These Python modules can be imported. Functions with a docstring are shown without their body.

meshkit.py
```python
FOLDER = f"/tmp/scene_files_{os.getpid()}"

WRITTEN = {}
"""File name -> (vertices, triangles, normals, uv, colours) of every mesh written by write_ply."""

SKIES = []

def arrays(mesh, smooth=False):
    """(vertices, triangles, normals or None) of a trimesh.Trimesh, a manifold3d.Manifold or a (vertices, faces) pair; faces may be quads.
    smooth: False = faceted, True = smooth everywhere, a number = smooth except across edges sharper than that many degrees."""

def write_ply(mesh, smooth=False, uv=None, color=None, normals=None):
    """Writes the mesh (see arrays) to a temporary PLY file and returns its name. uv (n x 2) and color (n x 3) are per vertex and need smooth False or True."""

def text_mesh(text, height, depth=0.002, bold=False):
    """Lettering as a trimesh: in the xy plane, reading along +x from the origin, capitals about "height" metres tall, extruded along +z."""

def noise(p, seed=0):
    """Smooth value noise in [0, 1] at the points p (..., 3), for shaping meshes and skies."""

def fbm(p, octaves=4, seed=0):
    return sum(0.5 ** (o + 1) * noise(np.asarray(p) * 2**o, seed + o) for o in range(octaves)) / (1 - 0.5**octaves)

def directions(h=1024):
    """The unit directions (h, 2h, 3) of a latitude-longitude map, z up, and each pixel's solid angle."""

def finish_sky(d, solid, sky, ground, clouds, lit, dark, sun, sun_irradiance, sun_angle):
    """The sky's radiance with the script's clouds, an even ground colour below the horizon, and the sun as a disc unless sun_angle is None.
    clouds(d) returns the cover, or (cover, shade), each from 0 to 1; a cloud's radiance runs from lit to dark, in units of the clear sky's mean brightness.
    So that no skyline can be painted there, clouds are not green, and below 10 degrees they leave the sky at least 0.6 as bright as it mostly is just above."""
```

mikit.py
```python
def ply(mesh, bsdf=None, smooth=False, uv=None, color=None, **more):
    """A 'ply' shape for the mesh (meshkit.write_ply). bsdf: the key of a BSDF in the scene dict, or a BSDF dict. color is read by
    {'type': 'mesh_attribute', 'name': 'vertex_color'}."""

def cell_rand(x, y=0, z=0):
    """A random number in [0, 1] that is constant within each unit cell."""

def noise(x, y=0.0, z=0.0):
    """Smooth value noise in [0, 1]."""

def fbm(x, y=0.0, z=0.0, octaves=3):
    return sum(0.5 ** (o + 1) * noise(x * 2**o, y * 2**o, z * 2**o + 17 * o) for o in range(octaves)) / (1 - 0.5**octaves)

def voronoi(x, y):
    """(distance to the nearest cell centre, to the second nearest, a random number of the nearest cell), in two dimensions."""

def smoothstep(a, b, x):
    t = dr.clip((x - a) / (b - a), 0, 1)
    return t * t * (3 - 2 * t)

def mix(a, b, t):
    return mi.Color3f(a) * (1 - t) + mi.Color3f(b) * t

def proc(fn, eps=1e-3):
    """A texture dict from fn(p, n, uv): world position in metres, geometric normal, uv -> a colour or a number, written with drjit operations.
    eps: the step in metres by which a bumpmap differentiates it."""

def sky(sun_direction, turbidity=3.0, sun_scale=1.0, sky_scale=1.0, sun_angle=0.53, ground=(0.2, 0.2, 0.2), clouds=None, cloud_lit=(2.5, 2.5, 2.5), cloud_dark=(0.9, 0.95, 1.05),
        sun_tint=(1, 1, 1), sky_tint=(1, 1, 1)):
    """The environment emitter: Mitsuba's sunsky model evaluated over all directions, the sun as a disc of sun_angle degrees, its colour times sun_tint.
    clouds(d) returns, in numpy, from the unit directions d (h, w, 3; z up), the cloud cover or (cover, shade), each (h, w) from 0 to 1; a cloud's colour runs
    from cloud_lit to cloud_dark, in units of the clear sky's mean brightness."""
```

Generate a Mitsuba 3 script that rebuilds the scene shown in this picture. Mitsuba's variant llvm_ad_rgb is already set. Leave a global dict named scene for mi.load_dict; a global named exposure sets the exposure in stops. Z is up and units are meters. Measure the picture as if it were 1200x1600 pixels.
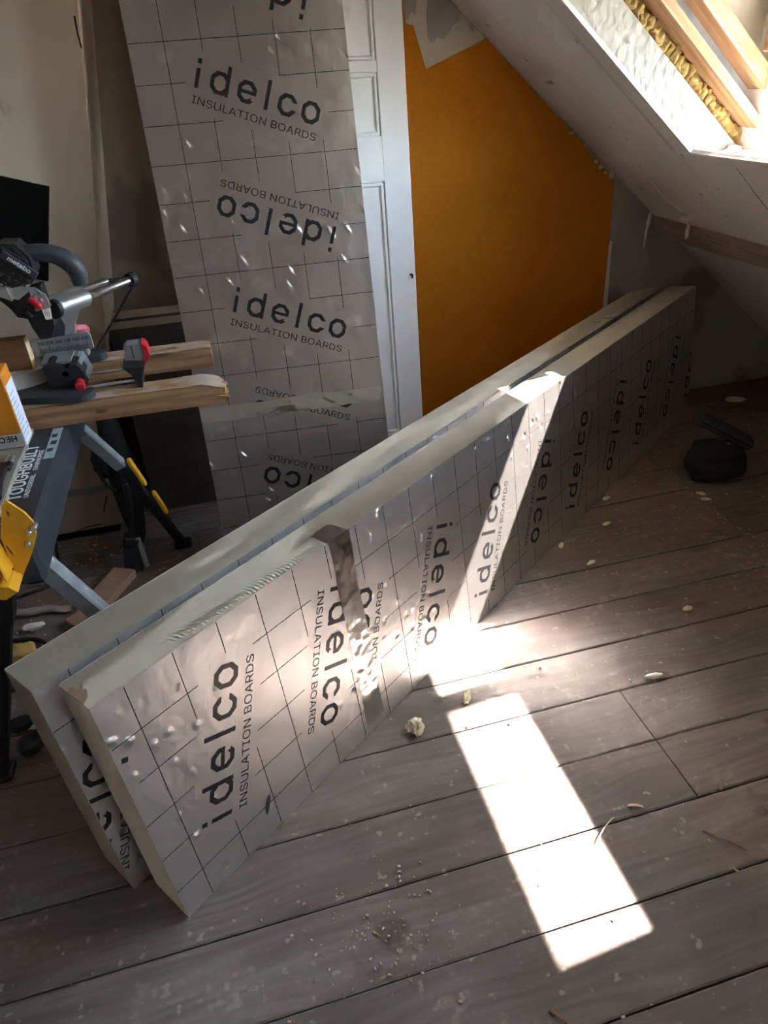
import math, random
import numpy as np, trimesh, shapely
import mitsuba as mi, drjit as dr
import meshkit, mikit
from mikit import proc, noise, fbm, voronoi, cell_rand, smoothstep, mix
from shapely.geometry import Polygon, LineString, box as sbox
from shapely import affinity

T = mi.ScalarTransform4f
scene, labels = {}, {}
rnd = random.Random(7)
nrng = np.random.default_rng(7)

# ---------------------------------------------------------------- camera, sky, exposure
F_PX = 1049.83
CAM = np.array([0.0, 0.0, 1.4346])
W = np.array([[0.96476222, -0.25938673, -0.04418574], [-0.17751651, -0.51768165, -0.83695496], [0.19422086, 0.81530622, -0.54548512]])
FWD, UPV = W[2], -W[1]
scene['camera'] = {'type': 'perspective', 'fov_axis': 'x', 'fov': math.degrees(2 * math.atan(600 / F_PX)), 'near_clip': 0.05, 'far_clip': 200.0,
                   'to_world': T().look_at(origin=CAM.tolist(), target=(CAM + FWD).tolist(), up=UPV.tolist())}
SUN = np.array([0.788, 0.05, 1.0]); SUN /= np.linalg.norm(SUN)
scene['sky'] = mikit.sky(SUN.tolist(), turbidity=3.0, sun_scale=0.58, sky_scale=1.3, ground=(0.25, 0.24, 0.22), sky_tint=(1.13, 1.0, 0.84), sun_tint=(0.94, 0.98, 1.16))
exposure = 6.85

# ---------------------------------------------------------------- materials
def rgb(*c): return {'type': 'rgb', 'value': list(c)}
def srgb(r, g, b):
    f = lambda v: (v / 255 / 12.92) if v / 255 <= 0.04045 else ((v / 255 + 0.055) / 1.055) ** 2.4
    return [f(r), f(g), f(b)]
def two(b): return {'type': 'twosided', 'bsdf': b}
def plain(name, c, rough=0.6, spec=0.4, metallic=0.0, **kw):
    scene[name] = two({'type': 'principled', 'base_color': rgb(*c), 'roughness': rough, 'specular': spec, 'metallic': metallic, **kw})
def tex(name, fn, rough=0.6, spec=0.4, metallic=0.0, bump=None, scale=1.0, eps=1e-3, **kw):
    b = {'type': 'principled', 'base_color': proc(fn) if callable(fn) else rgb(*fn), 'roughness': rough, 'specular': spec, 'metallic': metallic, **kw}
    if bump is not None:
        b = {'type': 'bumpmap', 'arbitrary': proc(bump, eps), 'scale': scale, 'bsdf': b}
    scene[name] = two(b)

def c_floor(p, n, uv):
    row = dr.floor((p.y - 0.067) / 0.168)
    r1 = cell_rand(row, 3, 1)
    wob = fbm(p.x * 2.5, p.y * 6, row * 3, 2)
    g = fbm(p.x * 5 + r1 * 40, p.y * 95 + wob * 9, row * 7, 4)
    blot = fbm(p.x * 5, p.y * 8, 1.7, 4)
    fine = fbm(p.x * 60, p.y * 75, 9.1, 3)
    c = mix((0.115, 0.098, 0.089), (0.200, 0.180, 0.168), smoothstep(0.25, 0.75, g * 0.4 + blot * 0.6))
    c = c * (0.86 + 0.26 * r1)
    c = mix(c, (0.16, 0.105, 0.08), 0.5 * smoothstep(0.56, 0.75, fbm(p.x * 2.2, p.y * 5 + 4, 5.0, 3)))
    c = mix(c, (0.165, 0.105, 0.07), 0.6 * smoothstep(1.2, 1.9, p.x + 0.35 * p.y - 0.35))  # browner to the far right: wood tone plus painted-in shade
    c = mix(c, (0.09, 0.07, 0.06), 0.7 * smoothstep(0.71, 0.77, fbm(p.x * 9 + r1 * 9, p.y * 16, 3.3, 2)))
    c = mix(c, (0.36, 0.335, 0.305), 0.5 * smoothstep(0.60, 0.78, fine * 0.5 + blot * 0.5))
    return mix(c, (0.40, 0.375, 0.345), 0.5 * smoothstep(0.74, 0.86, fbm(p.x * 45, p.y * 60, 2.0, 3)))
def b_floor(p, n, uv):
    row = dr.floor((p.y - 0.067) / 0.168)
    return 0.0016 * fbm(p.x * 4, p.y * 110, row * 5, 3) + 0.0012 * fbm(p.x * 25, p.y * 25, 4.0, 3)
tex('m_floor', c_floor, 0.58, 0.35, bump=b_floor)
plain('m_dark_gap', (0.012, 0.010, 0.009), 0.9, 0.1)

def c_ceil(p, n, uv):
    c = mix((0.54, 0.515, 0.49), (0.66, 0.64, 0.61), fbm(p.x * 3, p.y * 3, p.z * 3, 4))
    c = mix(c, (0.36, 0.31, 0.28), 0.5 * smoothstep(0.62, 0.8, fbm(p.x * 1.7, p.y * 2.5, 7.0, 3)))
    return mix(c, (0.13, 0.11, 0.10), smoothstep(0.95, 0.97, noise(p.x * 23, p.y * 23, 3.0)) * 0.6)
def b_rough(p, n, uv): return 0.002 * fbm(p.x * 40, p.y * 40, p.z * 40, 3)
tex('m_ceiling', c_ceil, 0.8, 0.2, bump=b_rough)

def c_gable(p, n, uv):
    c = mix((0.33, 0.315, 0.285), (0.45, 0.43, 0.395), fbm(p.x * 4, p.y * 4, p.z * 4, 4))
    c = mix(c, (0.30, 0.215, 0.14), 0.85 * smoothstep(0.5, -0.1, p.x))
    return mix(c, (0.16, 0.12, 0.09), 0.6 * smoothstep(0.62, 0.74, fbm(p.x * 5, 2.0, p.z * 3, 4)))
tex('m_gable', c_gable, 0.85, 0.2, bump=b_rough)
def c_chimney(p, n, uv):
    c = mix((0.40, 0.33, 0.255), (0.52, 0.455, 0.37), fbm(p.x * 3, p.y * 3, p.z * 2.5, 4))
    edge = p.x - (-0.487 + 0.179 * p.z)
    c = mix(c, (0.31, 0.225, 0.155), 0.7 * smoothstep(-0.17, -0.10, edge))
    return mix(c, (0.20, 0.14, 0.095), 0.7 * smoothstep(0.66, 0.75, fbm(p.x * 9, 4.0, p.z * 3.2, 4)))
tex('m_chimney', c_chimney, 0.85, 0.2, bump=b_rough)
def c_orange(p, n, uv):
    return mix((0.48, 0.155, 0.005), (0.55, 0.19, 0.008), fbm(p.x * 3, 1.0, p.z * 3, 4)) * (0.93 + 0.14 * fbm(p.x * 120, 3.0, p.z * 120, 2))
tex('m_orange', c_orange, 0.75, 0.25, bump=lambda p, n, uv: 0.0012 * fbm(p.x * 90, p.y, p.z * 90, 2))
plain('m_wall', (0.40, 0.35, 0.31), 0.85, 0.2)
plain('m_paper', (0.56, 0.53, 0.42), 0.85, 0.2)
tex('m_plaster', lambda p, n, uv: mix((0.30, 0.285, 0.265), (0.47, 0.45, 0.42), fbm(p.x * 12, p.y, p.z * 12, 4)), 0.9, 0.1)
plain('m_white_filler', (0.78, 0.76, 0.72), 0.8, 0.2)
plain('m_edge_white', (0.80, 0.80, 0.84), 0.6, 0.3)
tex('m_reveal', (0.36, 0.35, 0.295), 0.8, 0.2, bump=lambda p, n, uv: 0.012 * fbm(p.x * 60, p.y * 20, p.z * 35, 3))
def c_door(p, n, uv):
    return mix((0.82, 0.815, 0.80), (0.88, 0.875, 0.86), fbm(p.x * 6, p.y * 6, p.z * 2, 3))
tex('m_door', c_door, 0.42, 0.45)
plain('m_white_paint', (0.80, 0.79, 0.74), 0.45, 0.4)

def c_pine(p, n, uv):
    g = fbm(p.x * 5, p.y * 60, p.z * 75, 4)
    c = mix((0.25, 0.125, 0.055), (0.43, 0.255, 0.13), smoothstep(0.25, 0.75, g))
    c = mix(c, (0.12, 0.05, 0.02), smoothstep(0.80, 0.86, noise(p.x * 19, p.y * 34, p.z * 34 + 3)) * 0.8)
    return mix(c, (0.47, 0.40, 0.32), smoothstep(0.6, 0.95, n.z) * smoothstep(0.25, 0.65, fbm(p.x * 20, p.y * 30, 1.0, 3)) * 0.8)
tex('m_pine', c_pine, 0.65, 0.3)
def c_pine_pale(p, n, uv):
    g = fbm(p.x * 6, p.y * 60, p.z * 60, 4)
    return mix((0.58, 0.40, 0.22), (0.72, 0.54, 0.33), smoothstep(0.25, 0.75, g))
tex('m_pine_pale', c_pine_pale, 0.7, 0.25)
def c_rafter(p, n, uv):
    a = p.x * 0.776 - p.z * 0.631
    o = p.x * 0.631 + p.z * 0.776
    g = fbm(a * 4, o * 70, p.y * 50, 4)
    c = mix((0.36, 0.20, 0.095), (0.50, 0.325, 0.19), smoothstep(0.25, 0.75, g))
    return mix(c, (0.36, 0.17, 0.07), smoothstep(0.74, 0.82, fbm(a * 9, o * 22, p.y * 22, 2)))
tex('m_rafter', c_rafter, 0.65, 0.3)
tex('m_wool', lambda p, n, uv: mix((0.20, 0.12, 0.03), (0.56, 0.44, 0.19), fbm(p.x * 45, p.y * 45, p.z * 45, 4)), 0.9, 0.1,
    bump=lambda p, n, uv: 0.02 * fbm(p.x * 50, p.y * 50, p.z * 50, 3))
tex('m_felt', lambda p, n, uv: mix((0.16, 0.18, 0.19), (0.36, 0.38, 0.39), fbm(p.x * 25, p.y * 25, p.z * 25, 4)), 0.8, 0.2)
plain('m_deck', (0.42, 0.385, 0.31), 0.8, 0.2)
tex('m_old_wood', lambda p, n, uv: mix((0.22, 0.155, 0.125), (0.42, 0.35, 0.31), fbm(p.x * 30, p.y * 5, p.z * 30, 4)), 0.8, 0.2)

def b_foil(p, n, uv):
    d1, d2, r = voronoi(p.x * 17 + p.z * 9, p.y * 15 - p.z * 14)
    dent = smoothstep(0.20, 0.0, d1) * (r - 0.45) * smoothstep(0.42, 0.58, fbm(p.x * 3, p.y * 3, p.z * 3, 2))
    return 0.0075 * fbm(p.x * 5, p.y * 5, p.z * 5, 3) + 0.012 * dent + 0.0022 * fbm(p.x * 28, p.y * 28, p.z * 9, 2) + 0.0003 * fbm(p.x * 130, p.y * 130, p.z * 130, 2)
def c_foil(p, n, uv):
    return mix((0.80, 0.79, 0.785), (0.90, 0.89, 0.885), fbm(p.x * 6, p.y * 6, p.z * 6, 4))
tex('m_foil', c_foil, 0.43, 0.5, metallic=1.0, bump=b_foil)
def c_foil_dusty(p, n, uv):
    c = mix((0.56, 0.535, 0.525), (0.66, 0.64, 0.63), fbm(p.x * 7, p.y * 7, p.z * 7, 4))
    return mix(c, (0.80, 0.79, 0.78), smoothstep(0.60, 0.80, fbm(p.x * 14, p.y * 14, p.z * 14, 4)) * 0.7)
tex('m_foil_dusty', c_foil_dusty, 0.36, 0.5, metallic=1.0, bump=b_foil)
tex('m_tape', (0.74, 0.73, 0.72), 0.17, 0.5, metallic=1.0, bump=lambda p, n, uv: 0.007 * fbm(p.x * 18, p.y * 18, p.z * 18, 3))
plain('m_crumpled', (0.72, 0.71, 0.71), 0.3, 0.5, 0.9)

B0 = np.array([-0.30258893, 0.86510721, 0.57997273])
BL = np.array([0.81026154, 0.58606846, 0.0]); BL /= np.linalg.norm(BL)
BS = np.array([0.07598579, -0.10512827, -0.99155141])
BN = np.cross(BL, BS)
def c_foam(p, n, uv):
    return mix((0.60, 0.565, 0.465), (0.70, 0.665, 0.56), fbm(p.x * 25, p.y * 25, p.z * 25, 4))
def b_foam(p, n, uv):
    u = p.x * float(BL[0]) + p.y * float(BL[1])
    w = (p.x - float(B0[0])) * float(BN[0]) + (p.y - float(B0[1])) * float(BN[1])
    ph = (u + 9.0 * dr.square(w - 0.02)) / 0.0095
    return 0.0026 * dr.sin(ph * 6.2832) * smoothstep(0.36, 0.58, fbm(u * 3, w * 18, 2.0, 2)) + 0.0012 * fbm(p.x * 60, p.y * 60, p.z * 60, 2)
tex('m_foam', c_foam, 0.9, 0.15, bump=b_foam)
plain('m_foam_brown_shaded', (0.33, 0.245, 0.16), 0.9, 0.1)  # brown torn foam; on the recess offcuts it carries painted-in shade
tex('m_shaded_facing', lambda p, n, uv: mix((0.050, 0.040, 0.032), (0.085, 0.070, 0.058), fbm(p.x * 9, p.y * 9, p.z * 9, 4)), 0.6, 0.3)  # board facing darkened to paint in the shade of the recess
plain('m_ink', (0.016, 0.016, 0.018), 0.32, 0.5)
plain('m_ink_line', (0.025, 0.024, 0.026), 0.4, 0.5)

plain('m_black', (0.012, 0.012, 0.013), 0.55, 0.4)
plain('m_black_soft', (0.018, 0.018, 0.02), 0.8, 0.3)
plain('m_hatch', (0.004, 0.004, 0.004), 0.9, 0.1)
plain('m_graphite', (0.036, 0.041, 0.046), 0.5, 0.4)
plain('m_grey_plastic', (0.20, 0.205, 0.21), 0.55, 0.4)
tex('m_cast', lambda p, n, uv: mix((0.56, 0.58, 0.60), (0.70, 0.72, 0.74), fbm(p.x * 30, p.y * 30, p.z * 30, 3)), 0.4, 0.5)
plain('m_chrome', (0.82, 0.84, 0.85), 0.12, 0.5, 1.0)
plain('m_alu', (0.66, 0.69, 0.71), 0.33, 0.5, 0.9)
tex('m_galv', lambda p, n, uv: mix((0.30, 0.33, 0.35), (0.52, 0.55, 0.57), fbm(p.x * 40, p.y * 40, p.z * 40, 3)), 0.4, 0.5, metallic=0.6)
plain('m_red', (0.50, 0.02, 0.03), 0.45, 0.4)
plain('m_pink', (0.48, 0.12, 0.14), 0.5, 0.4)
plain('m_yellow', (0.72, 0.36, 0.02), 0.42, 0.5)
plain('m_carton_orange', (0.62, 0.22, 0.02), 0.6, 0.35)
plain('m_carton_grey', (0.42, 0.40, 0.39), 0.7, 0.3)
plain('m_label', (0.72, 0.75, 0.84), 0.4, 0.4)
plain('m_print_blue', (0.30, 0.34, 0.50), 0.6, 0.3)
plain('m_white_print', (0.72, 0.76, 0.80), 0.5, 0.4)
plain('m_teal', (0.30, 0.42, 0.44), 0.4, 0.4)
plain('m_beam', (0.030, 0.036, 0.045), 0.42, 0.5)
tex('m_brown_wood', lambda p, n, uv: mix((0.16, 0.07, 0.03), (0.26, 0.125, 0.055), fbm(p.x * 6, p.y * 60, p.z * 70, 4)), 0.6, 0.35)
tex('m_pinkish_wood', lambda p, n, uv: mix((0.30, 0.18, 0.13), (0.42, 0.27, 0.20), fbm(p.x * 20, p.y * 20, p.z * 20, 3)), 0.8, 0.2)
tex('m_dusty_board', lambda p, n, uv: mix((0.16, 0.145, 0.12), (0.36, 0.335, 0.29), fbm(p.x * 22, p.y * 22, p.z * 22, 4)), 0.85, 0.2)
plain('m_yellow_foam', (0.55, 0.36, 0.12), 0.9, 0.1)
plain('m_bristle', (0.035, 0.037, 0.04), 0.9, 0.1)
tex('m_lump', lambda p, n, uv: mix((0.58, 0.53, 0.36), (0.74, 0.70, 0.54), fbm(p.x * 50, p.y * 50, p.z * 50, 3)), 0.9, 0.1)
plain('m_shaving', (0.60, 0.47, 0.32), 0.85, 0.15)
tex('m_dust', lambda p, n, uv: mix((0.42, 0.35, 0.24), (0.62, 0.55, 0.42), fbm(p.x * 80, p.y * 80, p.z * 80, 3)), 0.95, 0.05)
scene['m_glass'] = {'type': 'thindielectric', 'int_ior': 1.5}

# ---------------------------------------------------------------- mesh helpers
def cat(*ms):
    ms = [m for m in (ms[0] if len(ms) == 1 and isinstance(ms[0], (list, tuple)) else ms) if m is not None]
    return trimesh.util.concatenate(ms)
def bx(x0, x1, y0, y1, z0, z1):
    m = trimesh.creation.box((x1 - x0, y1 - y0, z1 - z0)); m.apply_translation(((x0 + x1) / 2, (y0 + y1) / 2, (z0 + z1) / 2)); return m
def frame(o, ex, ey, ez):
    M = np.eye(4); M[:3, 0], M[:3, 1], M[:3, 2], M[:3, 3] = ex, ey, ez, o; return M
def cbox(c, s, ch=0.002, ax=None):
    """Box with chamfered edges: centre, size, chamfer, axes as rows."""
    h = np.asarray(s, float) / 2; ch = min(ch, 0.45 * min(s)); pts = []
    for sx in (-1, 1):
        for sy in (-1, 1):
            for sz in (-1, 1):
                k = np.array([sx, sy, sz])
                for i in range(3):
                    d = h - ch; d[i] = h[i]; pts.append(k * d)
    m = trimesh.Trimesh(np.array(pts)).convex_hull
    if ax is not None:
        A = np.asarray(ax, float); m.apply_transform(frame(c, A[0], A[1], A[2]))
    else: m.apply_translation(c)
    return m
def bar(a, b, w, t, up=(0, 0, 1), ch=0.002):
    """Rectangular bar from a to b, width w across, thickness t along up."""
    a, b = np.asarray(a, float), np.asarray(b, float); d = b - a; L = np.linalg.norm(d); d /= L
    s = np.cross(d, up); s /= np.linalg.norm(s); u = np.cross(s, d)
    return cbox((a + b) / 2, (L, w, t), ch, (d, s, u))
def tube(pts, r, sides=12, caps=True):
    p = np.asarray(pts, float); n = len(p); r = np.broadcast_to(np.asarray(r, float), (n,))
    t = np.gradient(p, axis=0); t /= np.linalg.norm(t, axis=1, keepdims=True) + 1e-12
    a = np.cross(t[0], [0, 0, 1.0]);
    if np.linalg.norm(a) < 1e-3: a = np.cross(t[0], [1.0, 0, 0])
    a /= np.linalg.norm(a); V, ang = [], np.arange(sides) * 2 * np.pi / sides
    for i in range(n):
        a = a - t[i] * (a @ t[i]); a /= np.linalg.norm(a); b = np.cross(t[i], a)
        V.append(p[i] + r[i] * (np.cos(ang)[:, None] * a + np.sin(ang)[:, None] * b))
    V = np.concatenate(V); Fc = []
    for i in range(n - 1):
        for j in range(sides):
            k = (j + 1) % sides; q = [i * sides + j, i * sides + k, (i + 1) * sides + k, (i + 1) * sides + j]
            Fc += [[q[0], q[1], q[2]], [q[0], q[2], q[3]]]
    if caps:
        V = np.vstack([V, p[:1], p[-1:]]); c0, c1 = n * sides, n * sides + 1
        for j in range(sides):
            k = (j + 1) % sides
            Fc += [[c0, k, j], [c1, (n - 1) * sides + j, (n - 1) * sides + k]]
    return trimesh.Trimesh(V, np.array(Fc), process=False)
def spline(ctrl, n=40):
    from scipy.interpolate import CubicSpline
    c = np.asarray(ctrl, float); s = np.r_[0, np.cumsum(np.linalg.norm(np.diff(c, axis=0), axis=1))]
    return CubicSpline(s, c)(np.linspace(0, s[-1], n))
def cyl(a, b, r, sides=20): return tube([a, b], r, sides)
def extr(poly, h):
    gs = [g for g in getattr(poly, 'geoms', [poly]) if g.geom_type == 'Polygon' and g.area > 1e-9]
    return cat([trimesh.creation.extrude_polygon(g, h, engine='earcut') for g in gs]) if gs else None
def extr_xz(poly, y0, y1):
    """A polygon in (x, z) extruded from y0 to y1."""
    m = extr(poly, y1 - y0); m.apply_transform(frame((0, y1, 0), (1, 0, 0), (0, 0, 1), (0, -1, 0))); return m
def blob(c, s, seed, amp=0.35, sub=3, freq=1.6):
    m = trimesh.creation.icosphere(subdivisions=sub); v = np.array(m.vertices)
    k = 1 + amp * (2 * meshkit.fbm(v * freq + seed * 7.3 + 40, 3, seed) - 1)
    m.vertices = v * k[:, None] * np.asarray(s) + np.asarray(c); return m
def on_floor(m, z=0.0):
    m.apply_translation((0, 0, z - m.bounds[0][2])); return m

def put(key, mesh, mat, smooth=False, **kw):
    k, i = key, 0
    while k in scene: i += 1; k = f'{key}_{i:03d}'
    scene[k] = mikit.ply(mesh, mat, smooth=smooth, **kw); return k
def tag(key, label=None, category=None, group=None, kind=None):
    d = {n: v for n, v in (('label', label), ('category', category), ('group', group), ('kind', kind)) if v}
    labels[key] = d; return key

# ---------------------------------------------------------------- the setting: floor
RX0, RX1, RY0, GY = -2.4, 2.985, -2.3, 2.76
RK, RC = 0.813, 2.443                                   # sloped ceiling: z = RC - RK x
put('floor', bx(RX0, RX1 + 0.4, RY0, GY + 0.05, -0.3, -0.034), 'm_dark_gap'); tag('floor', 'old dark floor under worn grey-brown planks', kind='structure')
def plank(x0, x1, y0, y1, seed):
    r = np.random.default_rng(seed); n = max(4, int((x1 - x0) / 0.09)); xs = np.linspace(x0, x1, n)
    g = lambda: 0.0010 + 0.0011 * r.random() + 0.0010 * np.convolve(r.standard_normal(n + 4), np.ones(5) / 5, 'valid')
    lo, hi = y0 + np.maximum(g(), 0.0004), y1 - np.maximum(g(), 0.0004)
    zz = 0.0016 * (r.random() - 0.5); cr = 0.0035
    V = []
    for x, a, b in zip(xs, lo, hi):
        V += [[x, a, -0.034], [x, a, zz - 0.0025], [x, a + cr, zz - 0.0005], [x, (a + b) / 2, zz], [x, b - cr, zz - 0.0005], [x, b, zz - 0.0025], [x, b, -0.034]]
    Fc = []
    for i in range(n - 1):
        for j in range(6):
            a = i * 7 + j; Fc += [[a, a + 7, a + 8], [a, a + 8, a + 1]]
    for s in (0, (n - 1) * 7):
        for j in range(1, 6): Fc.append([s, s + j, s + j + 1] if s == 0 else [s, s + j + 1, s + j])
    return trimesh.Trimesh(np.array(V), np.array(Fc)[:, ::-1], process=False)
JOINTS = {4: [0.888], 5: [0.888], 8: [1.705, -1.0], 9: [1.705], 10: [1.705], 11: [1.705], 12: [1.705, -0.2], 1: [-1.1], 3: [-0.9], 14: [0.4], 0: [1.6], 2: [2.1], 6: [-1.4], 15: [1.2]}
yk = lambda k: 0.067 + 0.168 * k
for k in range(-15, 17):
    y0, y1 = max(yk(k), RY0), min(yk(k + 1), GY)
    if y1 - y0 < 0.02: continue
    cuts = [RX0] + sorted(JOINTS.get(k, [rnd.uniform(-1.5, 2.0)] if k < 0 else [])) + [RX1]
    for a, b in zip(cuts[:-1], cuts[1:]):
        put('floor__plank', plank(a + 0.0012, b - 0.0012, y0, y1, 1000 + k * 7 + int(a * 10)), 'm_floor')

# ---------------------------------------------------------------- the setting: ceiling slope, walls
NR = np.array([RK, 0, 1.0]) / math.hypot(RK, 1)         # outward
SD = np.array([1.0, 0, -RK]) / math.hypot(RK, 1)        # down the slope
RO = np.array([0, 0, RC])
def sx(x): return x * math.hypot(RK, 1)
OX1, OY0, OY1, OX0 = 1.551, 0.45, 2.07, 0.62
PY0, PY1 = -1.75, -0.62                               # unseen second dormer, added behind the camera for fill light
slope = sbox(sx(0.11), RY0, sx(3.2), GY).difference(sbox(sx(OX0), OY0, sx(OX1), OY1)).difference(sbox(sx(OX0), PY0, sx(OX1), PY1))
m = extr(slope, 0.0125); m.apply_transform(frame(RO, SD, (0, 1, 0), NR)); m.fix_normals()
put('ceiling', m, 'm_ceiling'); tag('ceiling', 'sloped pale plaster ceiling', kind='structure')
m = extr(sbox(sx(0.11), RY0 - .1, sx(3.4), GY + .1).difference(sbox(sx(OX0), OY0 - 0.02, sx(1.76), OY1 + 0.1)).difference(sbox(sx(OX0), PY0 - 0.02, sx(1.76), PY1 + 0.02)), 0.05); m.apply_transform(frame(RO + NR * 0.17, SD, (0, 1, 0), NR))
put('roof_deck', m, 'm_deck'); tag('roof_deck', 'roof boarding above the sloped ceiling', kind='structure')
put('ceiling_flat', bx(RX0 - .1, 0.18, RY0, GY, 2.30, 2.34), 'm_ceiling'); tag('ceiling_flat', 'flat plaster ceiling', kind='structure')
gable = Polygon([(RX0 - .1, -0.12), (3.1, -0.12), (3.1, 0.0), (0.15, 2.36), (RX0 - .1, 2.36)])
put('wall_front', extr_xz(gable, GY, GY + 0.1), 'm_gable'); tag('wall_front', 'gable wall, bare grey plaster under the slope', kind='structure')
put('wall_left', bx(RX0 - 0.1, RX0, RY0, GY, -0.1, 2.36), 'm_wall'); tag('wall_left', 'plastered wall', kind='structure')
put('wall_back', extr_xz(gable, RY0 - 0.1, RY0), 'm_wall'); tag('wall_back', 'plastered wall', kind='structure')
# orange paint on the gable, torn paper patch, bare plaster
zr = lambda x: RC - RK * x - 0.004
orange = Polygon([(0.05, 0), (1.775, 0), (1.752, 0.49), (1.735, 0.75), (1.718, 1.02), (1.69, 1.055), (1.655, 1.075), (1.63, 1.105), (1.60, 1.118), (1.55, 1.17), (1.40, 1.295), (1.25, 1.42), (1.125, 1.525),
                  (0.898, 1.443), (0.852, 1.572), (0.826, 1.578), (0.78, 1.80), (0.05, 1.80)])
put('wall_front__orange_paint', extr_xz(orange, GY - 0.006, GY + 0.001), 'm_orange')
paper = Polygon([(0.898, 1.441), (1.125, 1.524), (1.14, zr(1.14)), (0.98, zr(0.98)), (0.80, zr(0.80)), (0.78, 1.80), (0.80, 1.60), (0.826, 1.572), (0.852, 1.572)])
put('wall_front__torn_paper', extr_xz(paper, GY - 0.003, GY + 0.001), 'm_paper'); tag('wall_front__torn_paper', 'torn pale wallpaper patch above the orange paint')
pl1 = Polygon([(0.92, 1.75), (0.90, 1.60), (0.905, 1.535), (0.925, 1.515), (0.94, 1.535), (0.965, 1.528), (0.985, 1.545), (1.0, 1.57), (1.022, 1.575), (1.025, 1.605), (0.99, 1.65), (0.98, 1.72)])
pl2 = Polygon([(0.79, 1.75), (0.795, 1.595), (0.81, 1.60), (0.83, 1.588), (0.85, 1.61), (0.862, 1.60), (0.87, 1.66), (0.86, 1.75)])
pl3 = Polygon([(1.06, 1.56), (1.075, 1.545), (1.085, 1.57), (1.075, 1.585)])
put('wall_front__bare_plaster', extr_xz(shapely.union_all([pl1, pl2, pl3]), GY - 0.0045, GY - 0.002), 'm_plaster')
put('wall_front__plaster_edge', extr_xz(Polygon([(1.752, 0), (1.782, 0), (1.762, 0.49), (1.742, 0.78), (1.732, 0.76), (1.742, 0.49)]), GY - 0.012, GY), 'm_white_filler')
def ragged(x, z, rx, rz, seed):
    r = np.random.default_rng(seed); a = np.linspace(0, 2 * np.pi, 15)[:-1]; k = 0.55 + 0.75 * r.random(14)
    return Polygon(np.stack([x + rx * k * np.cos(a), z + rz * k * np.sin(a)], 1)).buffer(0)
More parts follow.
